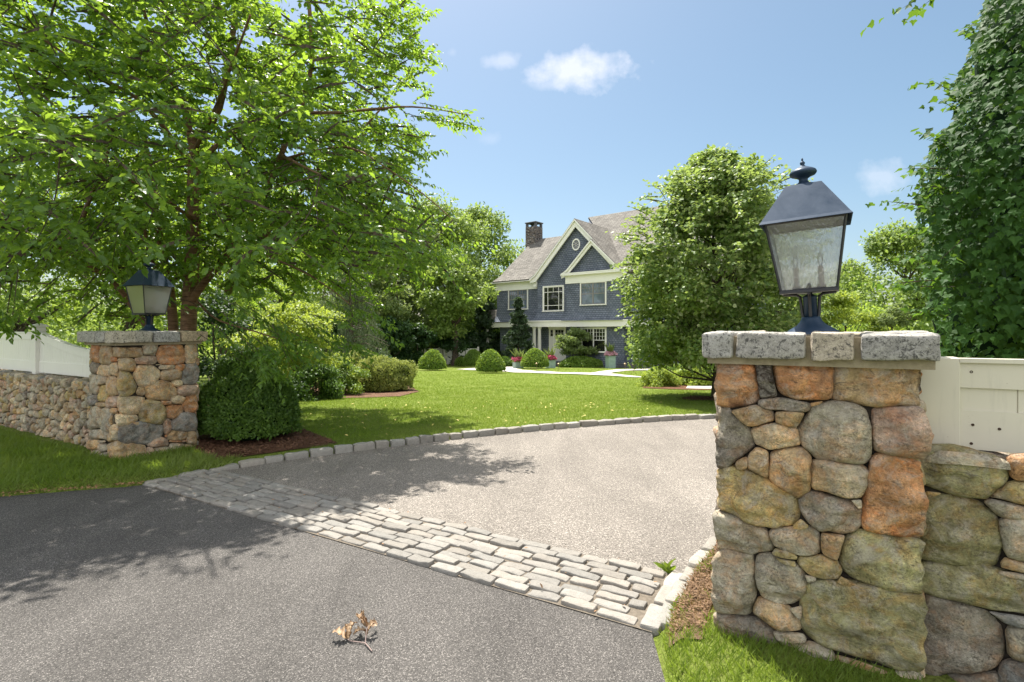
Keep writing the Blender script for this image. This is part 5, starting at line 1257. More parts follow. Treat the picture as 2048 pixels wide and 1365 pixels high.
# ---------------------------------------------------------------- linden on the lawn, right
def clumpy_tree(name, label, base, H, W, mats, nclump, nleaf, size, tpl, trunk_r, cb=.25, shape='oval', group=None, seed=0, cat='tree', up=.6, jit=.9, lobes=.3, wood='bark', cl=.30, sil=None, depth=None, lean=(0, 0), core=True, fl=1.0):
    """Trunk with limbs and a crown of many leaf clumps with gaps between them."""
    base = np.array(base, float); r_ = np.random.default_rng(seed+100); o = thing(name, label, cat, tuple(base), group=group)
    mw = MB(); top = base+np.array([lean[0], lean[1], H*.9]); zc = H*cb; depth = depth or W
    limb(mw, np.array([base-[0, 0, .2], base+[.02*H, 0, H*.2], base+[lean[0]*.5-.01*H, 0, H*.5], top]), trunk_r, trunk_r*.15, 9, .03, seed)
    cen = []; k = 0
    while len(cen) < nclump and k < nclump*40:
        k += 1; z = r_.uniform(0, 1); a = r_.uniform(0, 2*math.pi); rr_ = math.sqrt(r_.uniform(.05, 1))
        if shape == 'oval': w = math.sin(math.pi*min(1, (z*.88+.10)))**.7
        elif shape == 'egg': w = math.sqrt(max(0, 1-z**1.45))*(.72+.28*min(1, z*4+.1))
        elif shape == 'cone': w = (1-z)**.85*.98+.03
        else: w = (1-z**2.2)**.5
        w *= 1+lobes*float(fbm(np.array([[math.cos(a)*1.3, math.sin(a)*1.3, z*2.5+seed]]), 1.3, 3, seed)[0])*2
        c = base+np.array([math.cos(a)*rr_*w*W/2+lean[0]*z, math.sin(a)*rr_*w*depth/2+lean[1]*z, zc+(H-zc)*z])
        cen.append((c, rr_, z))
    ml = MB(); cr = W*cl*.5; per = nleaf//max(1, len(cen))
    for i, (c, rr_, z) in enumerate(cen):
        s = cr*r_.uniform(.6, 1.25)*(1-.45*z if shape == 'cone' else 1-.2*z if shape == 'egg' else 1)
        leaf_shell(ml, c, (s, s, s*.72*fl), per, size, tpl, up=up, out=.7, inner=.25, flatb=-.75, rough=.35, seed=i+seed, jit=jit)
        if i % 3 == 0 and shape != 'cone':
            zz = max(zc*.6, c[2]-base[2]-abs(rr_)*W*.35); a_ = base+np.array([lean[0]*.5, 0, min(zz, H*.8)]); tube(mw, [a_, (a_+c)/2+[0, 0, -.03*H], c], [trunk_r*.32, trunk_r*.2, trunk_r*.06], 5, cap=False)
    local(mw, 'trunk', M[wood], o); local(ml, 'crown', mats, o); return o
linB = G(1419, 12.05)
clumpy_tree('linden_tree', 'pale-leaved young linden tree on the lawn between house and near pillar', linB+[.12, 0, -.05], 5.5, 4.4, LM['linden'], 190, 62000, .082, tpl_round(), .085, .15, 'egg', seed=4, up=.7, cl=.25, lobes=.16)

_lin = [o for o in bpy.data.objects if o.name == 'linden_tree'][0]; d = rdir(420); d = d[d[:, 2] > -.55]; ml = MB(); mw = MB()
Sp = linB+np.array([.16, 0, 2.95])+d*np.array([1.78, 1.8, 2.3]); Dd = unit(d*[1, 1, .5]+[0, 0, .1]+rdir(len(d))*.35); sprig_cloud(ml, mw, Sp, Dd, rng.uniform(.3, .75, len(d)), 10, .08, tpl_round(), .3, .004, 2)
local(ml, 'outer_sprays', LM['linden'], _lin); local(mw, 'twigs', M['bark'], _lin)

# ---------------------------------------------------------------- ivy-covered tree behind the right fence
ivy = thing('ivy_covered_tree', 'tall ivy-clad tree crowding the right edge above the fence', 'tree', (6.4, 5.6, 0))
SILR = [(2040, -300), (2000, -100), (1975, 0), (1960, 45), (1945, 95), (1930, 130), (1905, 170), (1925, 205), (1905, 240), (1880, 262), (1860, 300), (1850, 335), (1840, 372), (1835, 410), (1838, 450), (1850, 500), (1855, 540), (1850, 575), (1862, 610), (1870, 640), (1872, 690), (1880, 730), (1900, 900), (3200, 900), (3200, -300)]
n = 38000; P = []; CI = np.array([6.6, 5.7, 3.2]); RI = np.array([2.8, 2.3, 6.6])
while sum(len(p) for p in P) < n:
    d = rdir(20000); lump = 1+.22*fbm(d, 2.6, 4, 9)*2; p = CI+d*RI*(lump*(.74+.28*rng.random(len(d))))[:, None]
    px = CX+F*p[:, 0]/p[:, 1]; py = HY-F*(p[:, 2]-EYE)/p[:, 1]; ok = in_poly(SILR, px, py)&(p[:, 2] > .6)&(p[:, 2] < 9.2)&((p[:, 1] < 6.6)|(rng.random(len(p)) < .35)); P.append(p[ok])
P = np.concatenate(P)[:n]; dd = unit((P-CI)/RI)
ml = MB(); add_leaves(ml, P, unit(np.array([0, 0, -1.0])+dd*.5+rdir(n)*.45), unit(dd+np.array([0, 0, .55])+rdir(n)*.45), rng.uniform(.035, .115, n), tpl_ivy())
mw = MB(); S = []; E = []
for (a, b, D) in (((1900, 420), (1762, 388), 5.3), ((1930, 340), (1800, 325), 5.3), ((1935, 205), (1860, 150), 5.5), ((1960, 70), (1915, 55), 5.6), ((1900, 300), (1850, 258), 5.3), ((1890, 460), (1806, 450), 5.2), ((1910, 560), (1762, 555), 5.0), ((1900, 620), (1812, 610), 4.9), ((1950, 250), (1874, 185), 5.4), ((1900, 520), (1800, 500), 5.1), ((1920, 380), (1820, 360), 5.2), ((1930, -60), (1800, 5), 5.0), ((1925, 480), (1850, 540), 4.9)):
    for k in range(2): S.append(at(a[0], a[1]+k*14, D)); E.append(at(b[0]+k*26, b[1]+k*12, D-.1+k*.2))
S = np.array(S); E = np.array(E); sprig_cloud(ml, mw, S, E-S, np.linalg.norm(E-S, axis=1), 10, .075, tpl_ivy(), .15, .004, 2)
limb(mw, np.array([(6.7, 5.7, -.2), (6.75, 5.7, 2), (6.6, 5.8, 4.5), (6.7, 5.7, 7)]), .22, .08, 10)
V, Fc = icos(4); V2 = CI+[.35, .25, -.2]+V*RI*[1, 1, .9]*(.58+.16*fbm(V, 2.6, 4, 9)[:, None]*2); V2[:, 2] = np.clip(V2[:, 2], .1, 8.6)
mk = MB(); mk.add(V2, Fc, smooth=True); local(mk, 'ivy_shade_core', simple('ivy_shade', (.008, .02, .007), .95, .05, nscale=4, namp=.3), ivy)  # solid near-black core, coloured as the shade deep inside the ivy
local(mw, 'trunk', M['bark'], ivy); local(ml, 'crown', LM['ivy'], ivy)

# ---------------------------------------------------------------- background trees
ts = tpl_simple(); gB = 'tall trees beyond the lawn, left of the house'
def bg(name, label, px, D, ytop, wpx, mat, seed, cb=.2, nleaf=9000, nclump=46, dens=1.5, size=None, shape='oval', group=gB, tr=.2, **kw):
    b = G(px, D)-[0, 0, .05]; H = EYE+(HY-ytop)/F*D-b[2]; W = wpx/F*D
    return clumpy_tree(name, label, b, H, W, mat, nclump, int(nleaf*dens), size or (.006*D+.03), ts, tr, cb, shape, seed=seed, group=group, **kw)
bg('deciduous_tree', 'rounded leafy tree touching the left side of the house, under the chimney', 962, 58, 428, 215, LM['mid'], 1, .03, 16000, 95, tr=.28)
bg('deciduous_tree', 'tall leafy tree just left of the one beside the chimney', 872, 52, 412, 225, LM['mid'], 2, .05, 17000, 100, tr=.3)
bg('deciduous_tree', 'pale green tree top in the gap above the azalea, between taller trees', 720, 55, 430, 200, LM['grey'], 12, .05, 12000, 70)
bg('deciduous_tree', 'leafy tree with dark bare lower trunk behind the left boxwood ball', 795, 46, 432, 210, LM['grey'], 3, .08, 15000, 85, tr=.25)
bg('deciduous_tree', 'slim dark-trunked tree in front of the white back fence', 908, 42.5, 520, 150, LM['mid'], 4, .30, 8000, 46, tr=.32)
bg('deciduous_tree', 'leafy tree with thin trunk standing behind the yellow-green azalea bush', 742, 38, 440, 150, LM['grey'], 5, .2, 8000, 46, tr=.2)
bg('deciduous_tree', 'light green tree filling the gap behind the cherry and the weeping spruce', 560, 30, 395, 250, LM['bright'], 6, .1, 9000, 50)
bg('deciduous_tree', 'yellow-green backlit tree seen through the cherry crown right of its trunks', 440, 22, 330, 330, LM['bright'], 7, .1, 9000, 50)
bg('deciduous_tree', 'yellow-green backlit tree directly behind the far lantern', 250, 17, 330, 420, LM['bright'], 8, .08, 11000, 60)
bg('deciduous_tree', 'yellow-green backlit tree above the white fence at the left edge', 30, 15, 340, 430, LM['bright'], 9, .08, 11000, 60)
bg('deciduous_tree', 'dark leafy tree low behind the columns of the cherry, beside the weeping spruce', 650, 46, 455, 250, LM['mid'], 10, .05, 8000, 50)
bg('dark_conifer', 'dark spruce at the left corner of the house behind the boxwood balls', 972, 47, 585, 90, LM['spruce'], 11, .03, 7000, 60, shape='cone', tr=.15, cat='tree', fl=.5, cl=.34)
# weeping spruce
ws = thing('weeping_spruce', 'grey-green weeping spruce with hanging curtains of twigs behind the viburnum', 'tree', tuple(G(700, 26)-[0, 0, .05]), group=None)
ml = MB(); mw = MB(); b = G(700, 26); H = 7.2; limb(mw, np.array([b, b+[.1, 0, 3], b+[-.1, 0, 6], b+[.1, 0, H]]), .14, .02, 8)
S = []
for k in range(46):
    z = rng.uniform(1.2, H*.98); a = rng.uniform(0, 6.28); L = rng.uniform(.6, 1)*(2.6*(1-z/H*.75)); e = b+np.array([math.cos(a)*L, math.sin(a)*L, z-.1*L]); m_ = b+np.array([math.cos(a)*L*.5, math.sin(a)*L*.5, z+.1*L])
    tube(mw, [b+[0, 0, z], m_, e], [.03, .02, .008], 4, cap=False)
    for j in range(26): t = rng.uniform(.15, 1); S.append((b+[0, 0, z])*(1-t)+e*t+rng.normal(size=3)*.05)
S = np.array(S); N_ = len(S); Ld = rng.uniform(.4, 1.3, N_)
for j in range(9):
    t = j/9; add_leaves(ml, S+np.array([0, 0, -1.0])*(Ld*t)[:, None]+rng.normal(size=(N_, 3))*.02, unit(np.array([0, 0, -1.0])+rdir(N_)*.5), rdir(N_), rng.uniform(.10, .22, N_), ts, wid=.35)
local(mw, 'trunk', M['bark'], ws); local(ml, 'crown', leaf_mat('weeping_needles', (.06, .085, .045), (.17, .20, .12), (.2, .28, .1), .2, .6, .3, .8), ws)
# right of the near pillar lantern
gR = 'trees and shrubs behind the near lantern'
bg('deciduous_tree', 'broad olive-green tree on the skyline between near lantern and ivy', 1812, 26, 468, 270, LM['mid'], 21, .05, 16000, 90, group=gR)
bg('deciduous_tree', 'small dark bushy tree low on the skyline just right of the near lantern', 1690, 30, 535, 120, LM['grey'], 22, .05, 6000, 30, group=gR)
bg('deciduous_tree', 'dark-green tree low on the skyline hidden partly behind the near lantern', 1590, 34, 560, 190, LM['mid'], 23, .05, 7000, 40, group=gR)
bg('japanese_maple', 'lime-yellow low maple beside the foot of the near lantern', 1694, 11.5, 592, 150, LM['lime'], 24, .1, 9000, 50, group=gR, size=.06, shape='dome', cat='shrub', tr=.05, fl=.6)
bg('weeping_shrub', 'small domed weeping shrub below the broad olive tree', 1785, 11, 607, 95, LM['grey'], 25, .1, 6000, 30, group=gR, size=.05, shape='dome', cat='shrub', tr=.04)
bg('leafy_shrub', 'bright green bush low between the near lantern base and ivy', 1740, 14, 625, 160, LM['bright'], 26, .05, 6000, 30, group=gR, size=.07, shape='dome', cat='shrub', tr=.04)
# behind and right of the house, beyond the linden
bg('deciduous_tree', 'green tree rising behind the linden, right of the house roof', 1500, 60, 545, 260, LM['mid'], 27, .05, 7000, 40, group='trees behind the linden')

# far woodland that closes the horizon
ml = MB(); r_ = np.random.default_rng(55)
for k in range(150):
    a = -58+116*k/149+r_.uniform(-.6, .6); D = r_.uniform(75, 100); x, y = D*math.sin(math.radians(a)), D*math.cos(math.radians(a)); h = r_.uniform(5.0, 7.5)
    leaf_shell(ml, (x, y, -1.5+h*.45), (3.6, 2.5, h*.6), 340, .8, ts, up=.5, flatb=-.5, rough=.35, seed=k)
tag(ml.build('woodland', LM['mid']), 'continuous far wood closing the view behind the garden', kind='stuff')
# dark understorey under the tall trees
gU = 'dark shrubs under the tall trees'
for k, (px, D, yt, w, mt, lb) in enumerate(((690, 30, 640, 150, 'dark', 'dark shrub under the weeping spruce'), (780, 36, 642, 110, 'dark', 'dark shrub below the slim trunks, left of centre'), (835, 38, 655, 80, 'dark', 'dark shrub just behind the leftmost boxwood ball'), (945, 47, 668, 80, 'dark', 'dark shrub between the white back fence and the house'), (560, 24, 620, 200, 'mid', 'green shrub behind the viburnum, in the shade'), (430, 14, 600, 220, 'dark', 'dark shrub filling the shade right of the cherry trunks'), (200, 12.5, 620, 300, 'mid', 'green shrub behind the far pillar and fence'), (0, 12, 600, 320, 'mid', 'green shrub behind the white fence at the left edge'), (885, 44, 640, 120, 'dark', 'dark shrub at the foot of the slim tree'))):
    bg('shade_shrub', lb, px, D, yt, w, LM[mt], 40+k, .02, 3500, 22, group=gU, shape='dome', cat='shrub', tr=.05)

# ---------------------------------------------------------------- shrubs on the lawn
def dome(name, label, px, D, w, h, mat, n, size, seed, group=None, cat='shrub', flat=.0, rough=.10, base_dz=0, wood=True, wy=None, tpl=None, core=(.012, .022, .006), cone=.0):
    b = G(px, D, base_dz)-[0, 0, .05]; o = thing(name, label, cat, tuple(b), group=group); wy = wy or w; r_ = rng
    d = rdir(int(n*1.7)); d = d[d[:, 2] > -.22][:n]; lump = 1+rough*fbm(d, 2.4, 3, seed)*2.4
    # superellipse profile: sheared dome
    prof = np.where(d[:, 2] > 0, 1-cone*d[:, 2]**1.3, 1)
    rad = lump*(.90+.13*r_.random(len(d)))
    P = b+np.array([0, 0, h*.30])+d*np.array([w/2, wy/2, h*.70])*rad[:, None]; P[:, :2] = b[:2]+(P[:, :2]-b[:2])*prof[:, None]; P[:, 2] = np.maximum(P[:, 2], b[2]+.02)
    N = unit(d/np.array([w, wy, h*1.3])+np.array([0, 0, .35/h])*.6+rdir(len(d))*.55/max(w, h)); T = unit(rdir(len(d))*.8+d*.6+np.array([0, 0, .5]))
    m = MB(); add_leaves(m, P-T*size*.3, T, N, size*r_.uniform(.6, 1.3, len(P)), tpl or ts); local(m, 'foliage', mat, o)
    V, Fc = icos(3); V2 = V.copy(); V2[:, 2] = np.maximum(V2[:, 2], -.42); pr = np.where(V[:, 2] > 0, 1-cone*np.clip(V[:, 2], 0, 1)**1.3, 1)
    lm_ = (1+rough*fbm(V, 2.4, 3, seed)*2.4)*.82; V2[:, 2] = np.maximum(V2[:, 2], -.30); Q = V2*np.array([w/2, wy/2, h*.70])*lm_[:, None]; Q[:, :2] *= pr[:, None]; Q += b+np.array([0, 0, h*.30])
    m = MB(); m.add(Q, Fc, smooth=True); local(m, 'shade_core', simple(name+'_shade', core, .95, .05, nscale=6, namp=.35, bump=1, bscale=25, bdist=.05), o); return o  # solid dark core behind the leaves, the bush's inner shade put into its colour
gBx = 'clipped boxwood balls on the lawn'
for k, (px, yb, wpx, yt, lb) in enumerate(((865, 745, 56, 701, 'leftmost clipped boxwood ball, standing alone on the lawn'), (948, 733, 44, 696, 'boxwood ball partly hidden behind another, nearest the spruce'), (981, 750, 57, 701, 'boxwood ball left of the path start, in front of a second ball'), (1070, 741, 56, 698, 'boxwood ball right of the first flower planter, by the path'))):
    D = min(38.5, 1169/(yb-HY-45)); w = wpx/F*D; h = (yb-yt)/F*D
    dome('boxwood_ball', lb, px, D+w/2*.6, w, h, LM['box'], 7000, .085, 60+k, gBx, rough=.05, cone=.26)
def Dg(yb): return (1.51*F-.0418*9*F)/(yb-HY-.0418*F) if yb > 716 else 45
dome('rounded_shrub', 'dark rounded shrub behind the pink-flowered planter by the steps', 1224, 40.5, 44/F*40, 1.75, LM['yew'], 5000, .12, 70, rough=.06, core=(.008, .02, .006))
dome('boxwood_ball', 'small bright green ball at the foot of the white back fence', 921, 41.5, .9, .8, LM['box'], 1500, .09, 71, gBx, rough=.05)
dome('clipped_hedge', 'low clipped hedge under the wide tree-form shrub by the front door', 1162, 38, 85/F*38, .85, LM['box'], 6000, .11, 72, wy=2, rough=.08, cat='hedge')
clumpy_tree('cloud_pruned_shrub', 'wide flat-topped shrub in front of the front door and window', G(1150, 39)-[0, 0, .05], 2.75, 72/F*39, LM['grey'], 46, 9000, .12, tpl_round(), .08, .38, 'dome', seed=73, cat='shrub', fl=.8, cl=.34)
clumpy_tree('blue_spruce', 'narrow grey-green spruce in front of the left windows of the house', G(1036, 41)-[0, 0, .05], 5.35, 72/F*41, LM['spruce'], 130, 12000, .17, ts, .1, .05, 'cone', seed=74, cat='tree', cl=.22, fl=.45, lobes=.5)
dome('rounded_shrub', 'small dark shrub at the foot of the spruce by the house', 1010, 40, 1.6, .8, LM['yew'], 2500, .1, 75, rough=.1)
# right bed under the linden
dome('clipped_hedge', 'flat-topped bright hedge at the right end of the lawn path', 1372, 24, 150/F*24, .62, LM['box'], 7000, .07, 76, wy=1.6, rough=.06, cat='hedge')
bg('spirea_bush', 'loose yellow-green spirea row left of the linden trunk', 1322, 16.5, 742, 90, LM['lime'], 77, .02, 8000, 60, group='spirea bushes beyond the linden', size=.055, shape='dome', cat='shrub', tr=.02, depth=1.0)
bg('spirea_bush', 'loose yellow-green spirea bush directly behind the linden trunk', 1390, 17.2, 738, 90, LM['lime'], 78, .02, 8000, 60, group='spirea bushes beyond the linden', size=.055, shape='dome', cat='shrub', tr=.02, depth=1.0)
# left border
dome('azalea_bush', 'pale yellow-green full azalea at the right end of the border', 768, 14.7, 1.66, 1.02, LM['spirea'], 17000, .05, 80, group='border shrubs left of the lawn', rough=.2, core=(.03, .045, .012), cone=.05, wy=1.6)
bg('azalea_bush', 'smaller pale azalea tucked left behind the larger one', 715, 16.2, 702, 80, LM['spirea'], 81, .03, 6000, 36, group='border shrubs left of the lawn', size=.05, shape='dome', cat='shrub', tr=.03)
bg('viburnum_shrub', 'large layered light-green viburnum left of the azalea', 592, 13.6, 612, 250, LM['lime'], 82, .22, 15000, 80, group='border shrubs left of the lawn', size=.075, shape='dome', cat='shrub', tr=.05, cl=.24, fl=.5)
bg('low_juniper', 'dark feathery juniper below the viburnum', 632, 12.2, 738, 130, LM['yew'], 83, .02, 9000, 40, group='border shrubs left of the lawn', size=.06, shape='dome', cat='shrub', tr=.03)
bg('low_juniper', 'bright green feathery juniper between viburnum and azalea', 690, 13.4, 733, 90, LM['box'], 84, .02, 6000, 30, group='border shrubs left of the lawn', size=.05, shape='dome', cat='shrub', tr=.03)
bg('dark_shrub', 'dark purple-green shrub above the yew, below the cherry', 500, 10.8, 700, 170, LM['dark'], 85, .05, 6000, 36, group='border shrubs left of the lawn', size=.06, shape='dome', cat='shrub', tr=.04)
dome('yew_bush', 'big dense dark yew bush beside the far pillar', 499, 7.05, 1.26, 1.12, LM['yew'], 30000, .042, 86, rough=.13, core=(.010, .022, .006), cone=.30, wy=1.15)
# ================================================================== GRASS, BEDS, PATH, SMALL THINGS
BED = [(-4.25, 6.75), (-3.3, 5.85), (-2.80, 6.14), (-2.35, 6.5), (-2.22, 6.70), (-2.86, 7.45), (-3.35, 8.0), (-4.1, 9.0), (-5.2, 10.5), (-7, 12), (-12, 13), (-12, 9.9), (-9, 8.6)]
sheet('mulch_bed', BED, .012, M['mulch'], 'brown bark mulch bed under the yew bush', follow=True)
def bedp(L): return [((px-CX)/F*D, D) for px, D in L]
sheet('shrub_bed', bedp([(560, 12.6), (700, 12.2), (800, 12.7), (838, 14.2), (820, 16.5), (700, 18.5), (560, 17)]), .014, mulch_mat('reddish_mulch', (.08, .04, .025), (.2, .115, .075), (.4, .27, .19)), 'reddish mulch bed under the border shrubs', follow=True)
sheet('tree_ring', [(linB[0]+.62*math.cos(a), linB[1]+.55*math.sin(a)) for a in np.linspace(0, 2*math.pi, 20, endpoint=False)], .02, M['mulch'], 'dark mulch ring at the foot of the linden', follow=True)
sheet('spirea_bed', bedp([(1285, 15.6), (1345, 15.1), (1425, 15.0), (1440, 18), (1290, 18)]), .013, M['mulch'], 'mulch bed under the spirea row', follow=True)
sheet('gravel_court', bedp([(1372, 15.6), (1500, 15.0), (1700, 15.2), (1700, 20), (1380, 18.2)]), .02, M['flag'], 'pale gravel court seen past the linden trunk', follow=True)
# dry needle litter near the near pillar
sheet('litter_strip', [(.80, 2.66), (1.06, 3.1), (1.42, 3.58), (1.6, 3.6), (1.33, 3.2), (.97, 2.62), (.88, 2.42), (.73, 2.45)], .010, mulch_mat('dry_litter', (.16, .085, .05), (.36, .24, .15), (.58, .46, .32)), 'dry orange litter between border and near pillar', follow=True)
# flagstone path to the house
def pathp(L): return [((px-CX)/F*Dg(y), Dg(y)) for px, y in L]
PATHP = pathp([(912, 742), (960, 738.5), (1012, 736.5), (1045, 733), (1058, 734), (1030, 739), (1045, 743.5), (1120, 748.5), (1180, 749.5), (1232, 742), (1280, 741.5), (1302, 741), (1300, 744), (1250, 745), (1215, 750.5), (1285, 757.5), (1284, 760), (1200, 754.5), (1130, 752), (1030, 748.5), (1000, 746), (985, 745.5)])
sheet('garden_path', PATHP, .03, M['flag'], 'pale flagstone path curving across the lawn to the steps', follow=True)

def grass(name, label, P, h, w, mat, kind='stuff', lean=.35):
    n = len(P); z = terrain(P[:, 0], P[:, 1]); a = rng.uniform(0, 6.28, n); T = unit(np.stack([np.cos(a)*lean*rng.random(n)*2, np.sin(a)*lean*rng.random(n)*2, np.ones(n)], 1)); N = unit(np.stack([np.cos(a+1.5), np.sin(a+1.5), 0*a], 1))
    m = MB(); hh = np.broadcast_to(h, (n,))*rng.uniform(.5, 1.25, n)
    V = np.array([(-.5, 0, 0), (.5, 0, 0), (.30, .55, .06), (-.30, .55, .06), (0, 1, .22)])
    add_leaves(m, np.column_stack([P[:, 0], P[:, 1], z-.008]), T, N, hh, (V*np.array([w/ (np.mean(hh)), 1, 1]), np.array([(0, 1, 2, 3)]), np.array([(3, 2, 4)]))); return tag(m.build(name, mat), label, kind=kind)
def scatter(n, x0, x1, y0, y1, ok):
    out = []; c = 0
    while c < n:
        x = rng.uniform(x0, x1, n*2); y = rng.uniform(y0, y1, n*2); k = ok(x, y); out.append(np.stack([x[k], y[k]], 1)); c += k.sum()
    return np.concatenate(out)[:n]
rectR = np.array([KR-D1*.0-D2*.0, KR+D1*4.5, KR+D1*4.5+D2*.9, KR+D2*.9]); rectL = np.array([KL0-D1*5, KL0+D1*WL, KL0+D1*WL+D2*DL, KL0-D1*5+D2*DL])
LIT = [(.80, 2.66), (1.06, 3.1), (1.42, 3.58), (1.6, 3.6), (1.33, 3.2), (.97, 2.62), (.90, 2.48), (.76, 2.50)]
def okg(x, y): return ~in_poly(PAVED, x, y)&(poly_dist(PAVED, x, y) > .012)
# near-right tuft
grass('grass', 'bright long grass at the foot of the near pillar', scatter(16000, .60, 2.6, 1.2, 2.62, lambda x, y: okg(x, y)&~in_poly(rectR, x, y)&~in_poly(LIT, x, y)), .066, .0042, LM['grass'], lean=.5)
grass('dry_grass', 'dry straw and weeds on the litter strip', scatter(5200, .7, 1.6, 2.4, 3.7, lambda x, y: in_poly(LIT, x, y)), .045, .004, LM['dry'], lean=1.5)
grass('grass', 'sparse green blades on the dry strip beside the near pillar', scatter(900, .7, 1.6, 2.4, 3.7, lambda x, y: in_poly(LIT, x, y)&(vnoise(np.stack([x, y, 0*x], 1), 5, 3) > .05)), .06, .004, LM['grass'], lean=.9)
# left verge
okL = lambda x, y: okg(x, y)&~in_poly(rectL, x, y)&((x+y*0 < -3.1))&~in_poly(BED, x, y)&(((x-KL[0])*D2[0]+(y-KL[1])*D2[1] < 1.0))
grass('grass', 'shaded green grass verge in front of the far pillar and wall', scatter(60000, -9.5, -3.1, 4.4, 8.6, lambda x, y: okL(x, y)&((x-KL0[0])*D2[0]+(y-KL0[1])*D2[1] < .25)|(okg(x, y)&(x > -4.6)&(x < -3.1)&(y < 6.75)&~in_poly(rectL, x, y)&~in_poly(BED, x, y))), .085, .008, LM['grass'], lean=.7)
# lawn beyond the kerb: dense near, thinning with distance
okM = lambda x, y: okg(x, y)&~in_poly(BED, x, y)&(y > 6.4)&(x > -5)
SB_ = bedp([(560, 12.6), (700, 12.2), (800, 12.7), (838, 14.2), (820, 16.5), (700, 18.5), (560, 17)]); SP_ = bedp([(1285, 15), (1800, 15.0), (1800, 20), (1290, 18.5)])
n = 300000; D = 6.4*(36/6.4)**(rng.random(n)**1.25); X = (rng.uniform(450, 1500, n)-CX)/F*D
ok = okM(X, D)&~in_poly(SB_, X, D)&~in_poly(SP_, X, D)&(np.hypot(X-linB[0], D-linB[1]) > .6)&~in_poly(PATHP, X, D)
P = np.stack([X[ok], D[ok]], 1); r_ = np.clip(P[:, 1]/7.5, 1, 3.2); m = MB(); n = len(P); a = rng.uniform(0, 6.28, n); lean = .7
T = unit(np.stack([np.cos(a)*lean*rng.random(n)*2, np.sin(a)*lean*rng.random(n)*2, np.ones(n)], 1)); N = unit(np.stack([np.cos(a+1.5), np.sin(a+1.5), 0*a], 1))
add_leaves(m, np.column_stack([P, terrain(P[:, 0], P[:, 1])-.008]), T, N, .045*rng.uniform(.5, 1.25, n)*(.8+.2*r_), tpl_blade(), wid=.17)
tag(m.build('lawn_grass', LM['grass']), 'mown lawn grass between the kerb and the house', kind='stuff')

# fallen leaves, lawn and setts
m = MB(); n = 150; Pn = scatter(n, -3.4, 4, 6.6, 11, lambda x, y: okM(x, y)&(rng.random(len(x)) < .9)); P = np.column_stack([Pn, terrain(Pn[:, 0], Pn[:, 1])+.045])
add_leaves(m, P, unit(rdir(n)*[1, 1, .2]), unit(np.array([0, 0, 1.0])+rdir(n)*.4), rng.uniform(.035, .07, n), tpl_cherry())
tag(m.build('fallen_leaves', simple('yellow_leaf', (.5, .42, .12), .6, nscale=8, namp=.2)), 'scattered yellow leaves on the lawn', kind='stuff')
m = MB(); n = 45; Q = [SA+D1*rng.uniform(0, SL)+D2*rng.uniform(-.1, SW) for _ in range(n)]+[np.array([-3.6-rng.uniform(0, 1.1), 0]) for _ in range(240)]; Q = np.array(Q); Q[n:, 1] = np.interp(Q[n:, 0], [-7, -4.64, -3.6], [4.35, 4.78, 5.13])+rng.normal(size=240)*.035; n = len(Q)
P = np.column_stack([Q, np.full(n, .035)]); add_leaves(m, P, unit(rdir(n)*[1, 1, .2]), unit(np.array([0, 0, 1.0])+rdir(n)*.5), rng.uniform(.014, .036, n), tpl_cherry())
tag(m.build('leaf_litter', simple('brown_leaf', (.30, .17, .085), .8, nscale=9, namp=.3)), 'small brown leaf scraps on the cobbles and street edge', kind='stuff')

# loose bark chips on the beds
def chips(name, label, P, mat, s0, s1):
    n = len(P); m = MB(); add_leaves(m, np.column_stack([P, terrain(P[:, 0], P[:, 1])+rng.uniform(.014, .035, n)]), unit(rdir(n)*[1, 1, .25]), unit(np.array([0, 0, 1.0])+rdir(n)*.55), rng.uniform(s0, s1, n), tpl_simple(), wid=.7); tag(m.build(name, mat), label, kind='stuff')
chips('bark_chips', 'loose bark chips under the yew', scatter(9000, -5, -2.2, 5.8, 9.2, lambda x, y: in_poly(BED, x, y)), simple('bark_chip', (.15, .075, .045), .9, nscale=14, namp=.45), .015, .05)
chips('bark_chips', 'loose bark chips round the linden trunk', linB[:2]+rng.normal(size=(1400, 2))*[.3, .27], simple('dark_chip', (.10, .055, .035), .9, nscale=14, namp=.45), .03, .07)
chips('needle_litter', 'dry scraps on the strip beside the near pillar', scatter(1700, .7, 1.6, 2.4, 3.7, lambda x, y: in_poly(LIT, x, y)), simple('dry_scrap', (.17, .105, .06), .9, nscale=20, namp=.45), .008, .03)
nn = 2600; tq = rng.random(nn); LCp = resample(LEFT_CURB, 400, False); kq = (tq*250).astype(int)
chips('loose_gravel', 'loose chippings gathered along the kerb', LCp[kq]+np.column_stack([np.abs(rng.normal(size=nn))*.10+.02, -np.abs(rng.normal(size=nn))*.10-.04]), simple('chipping', (.36, .32, .28), .9, nscale=40, namp=.4), .006, .016)

# dried oak leaf cluster on the street
def street(px, py, z=0.0):
    D = F*(EYE-z)/(py-HY); return np.array([(px-CX)/F*D, D, z])
lc_ = street(712, 1275); leafc = thing('dried_leaf_cluster', 'dried curled tan oak leaves on a forked twig lying on the asphalt', 'dried leaves', tuple(lc_))
k_ = lambda x, y, z=0.0: street(640+x/12.41, 1210+y/12.41, z)
mt = MB(); tube(mt, [k_(1290, 1150, .006), k_(1210, 1050, .010), k_(1120, 950, .008), k_(950, 925, .009), k_(760, 900, .01), k_(660, 840, .012)], [.0035, .0032, .0032, .0026, .0026, .002], 6); tube(mt, [k_(1120, 950, .008), k_(1135, 830, .02), k_(1150, 700, .035), k_(1160, 600, .05), k_(1200, 520, .05)], [.003, .0026, .0022, .002, .0015], 6)
local(mt, 'twig', simple('twig_bark', (.25, .19, .17), .7, nscale=30), leafc)
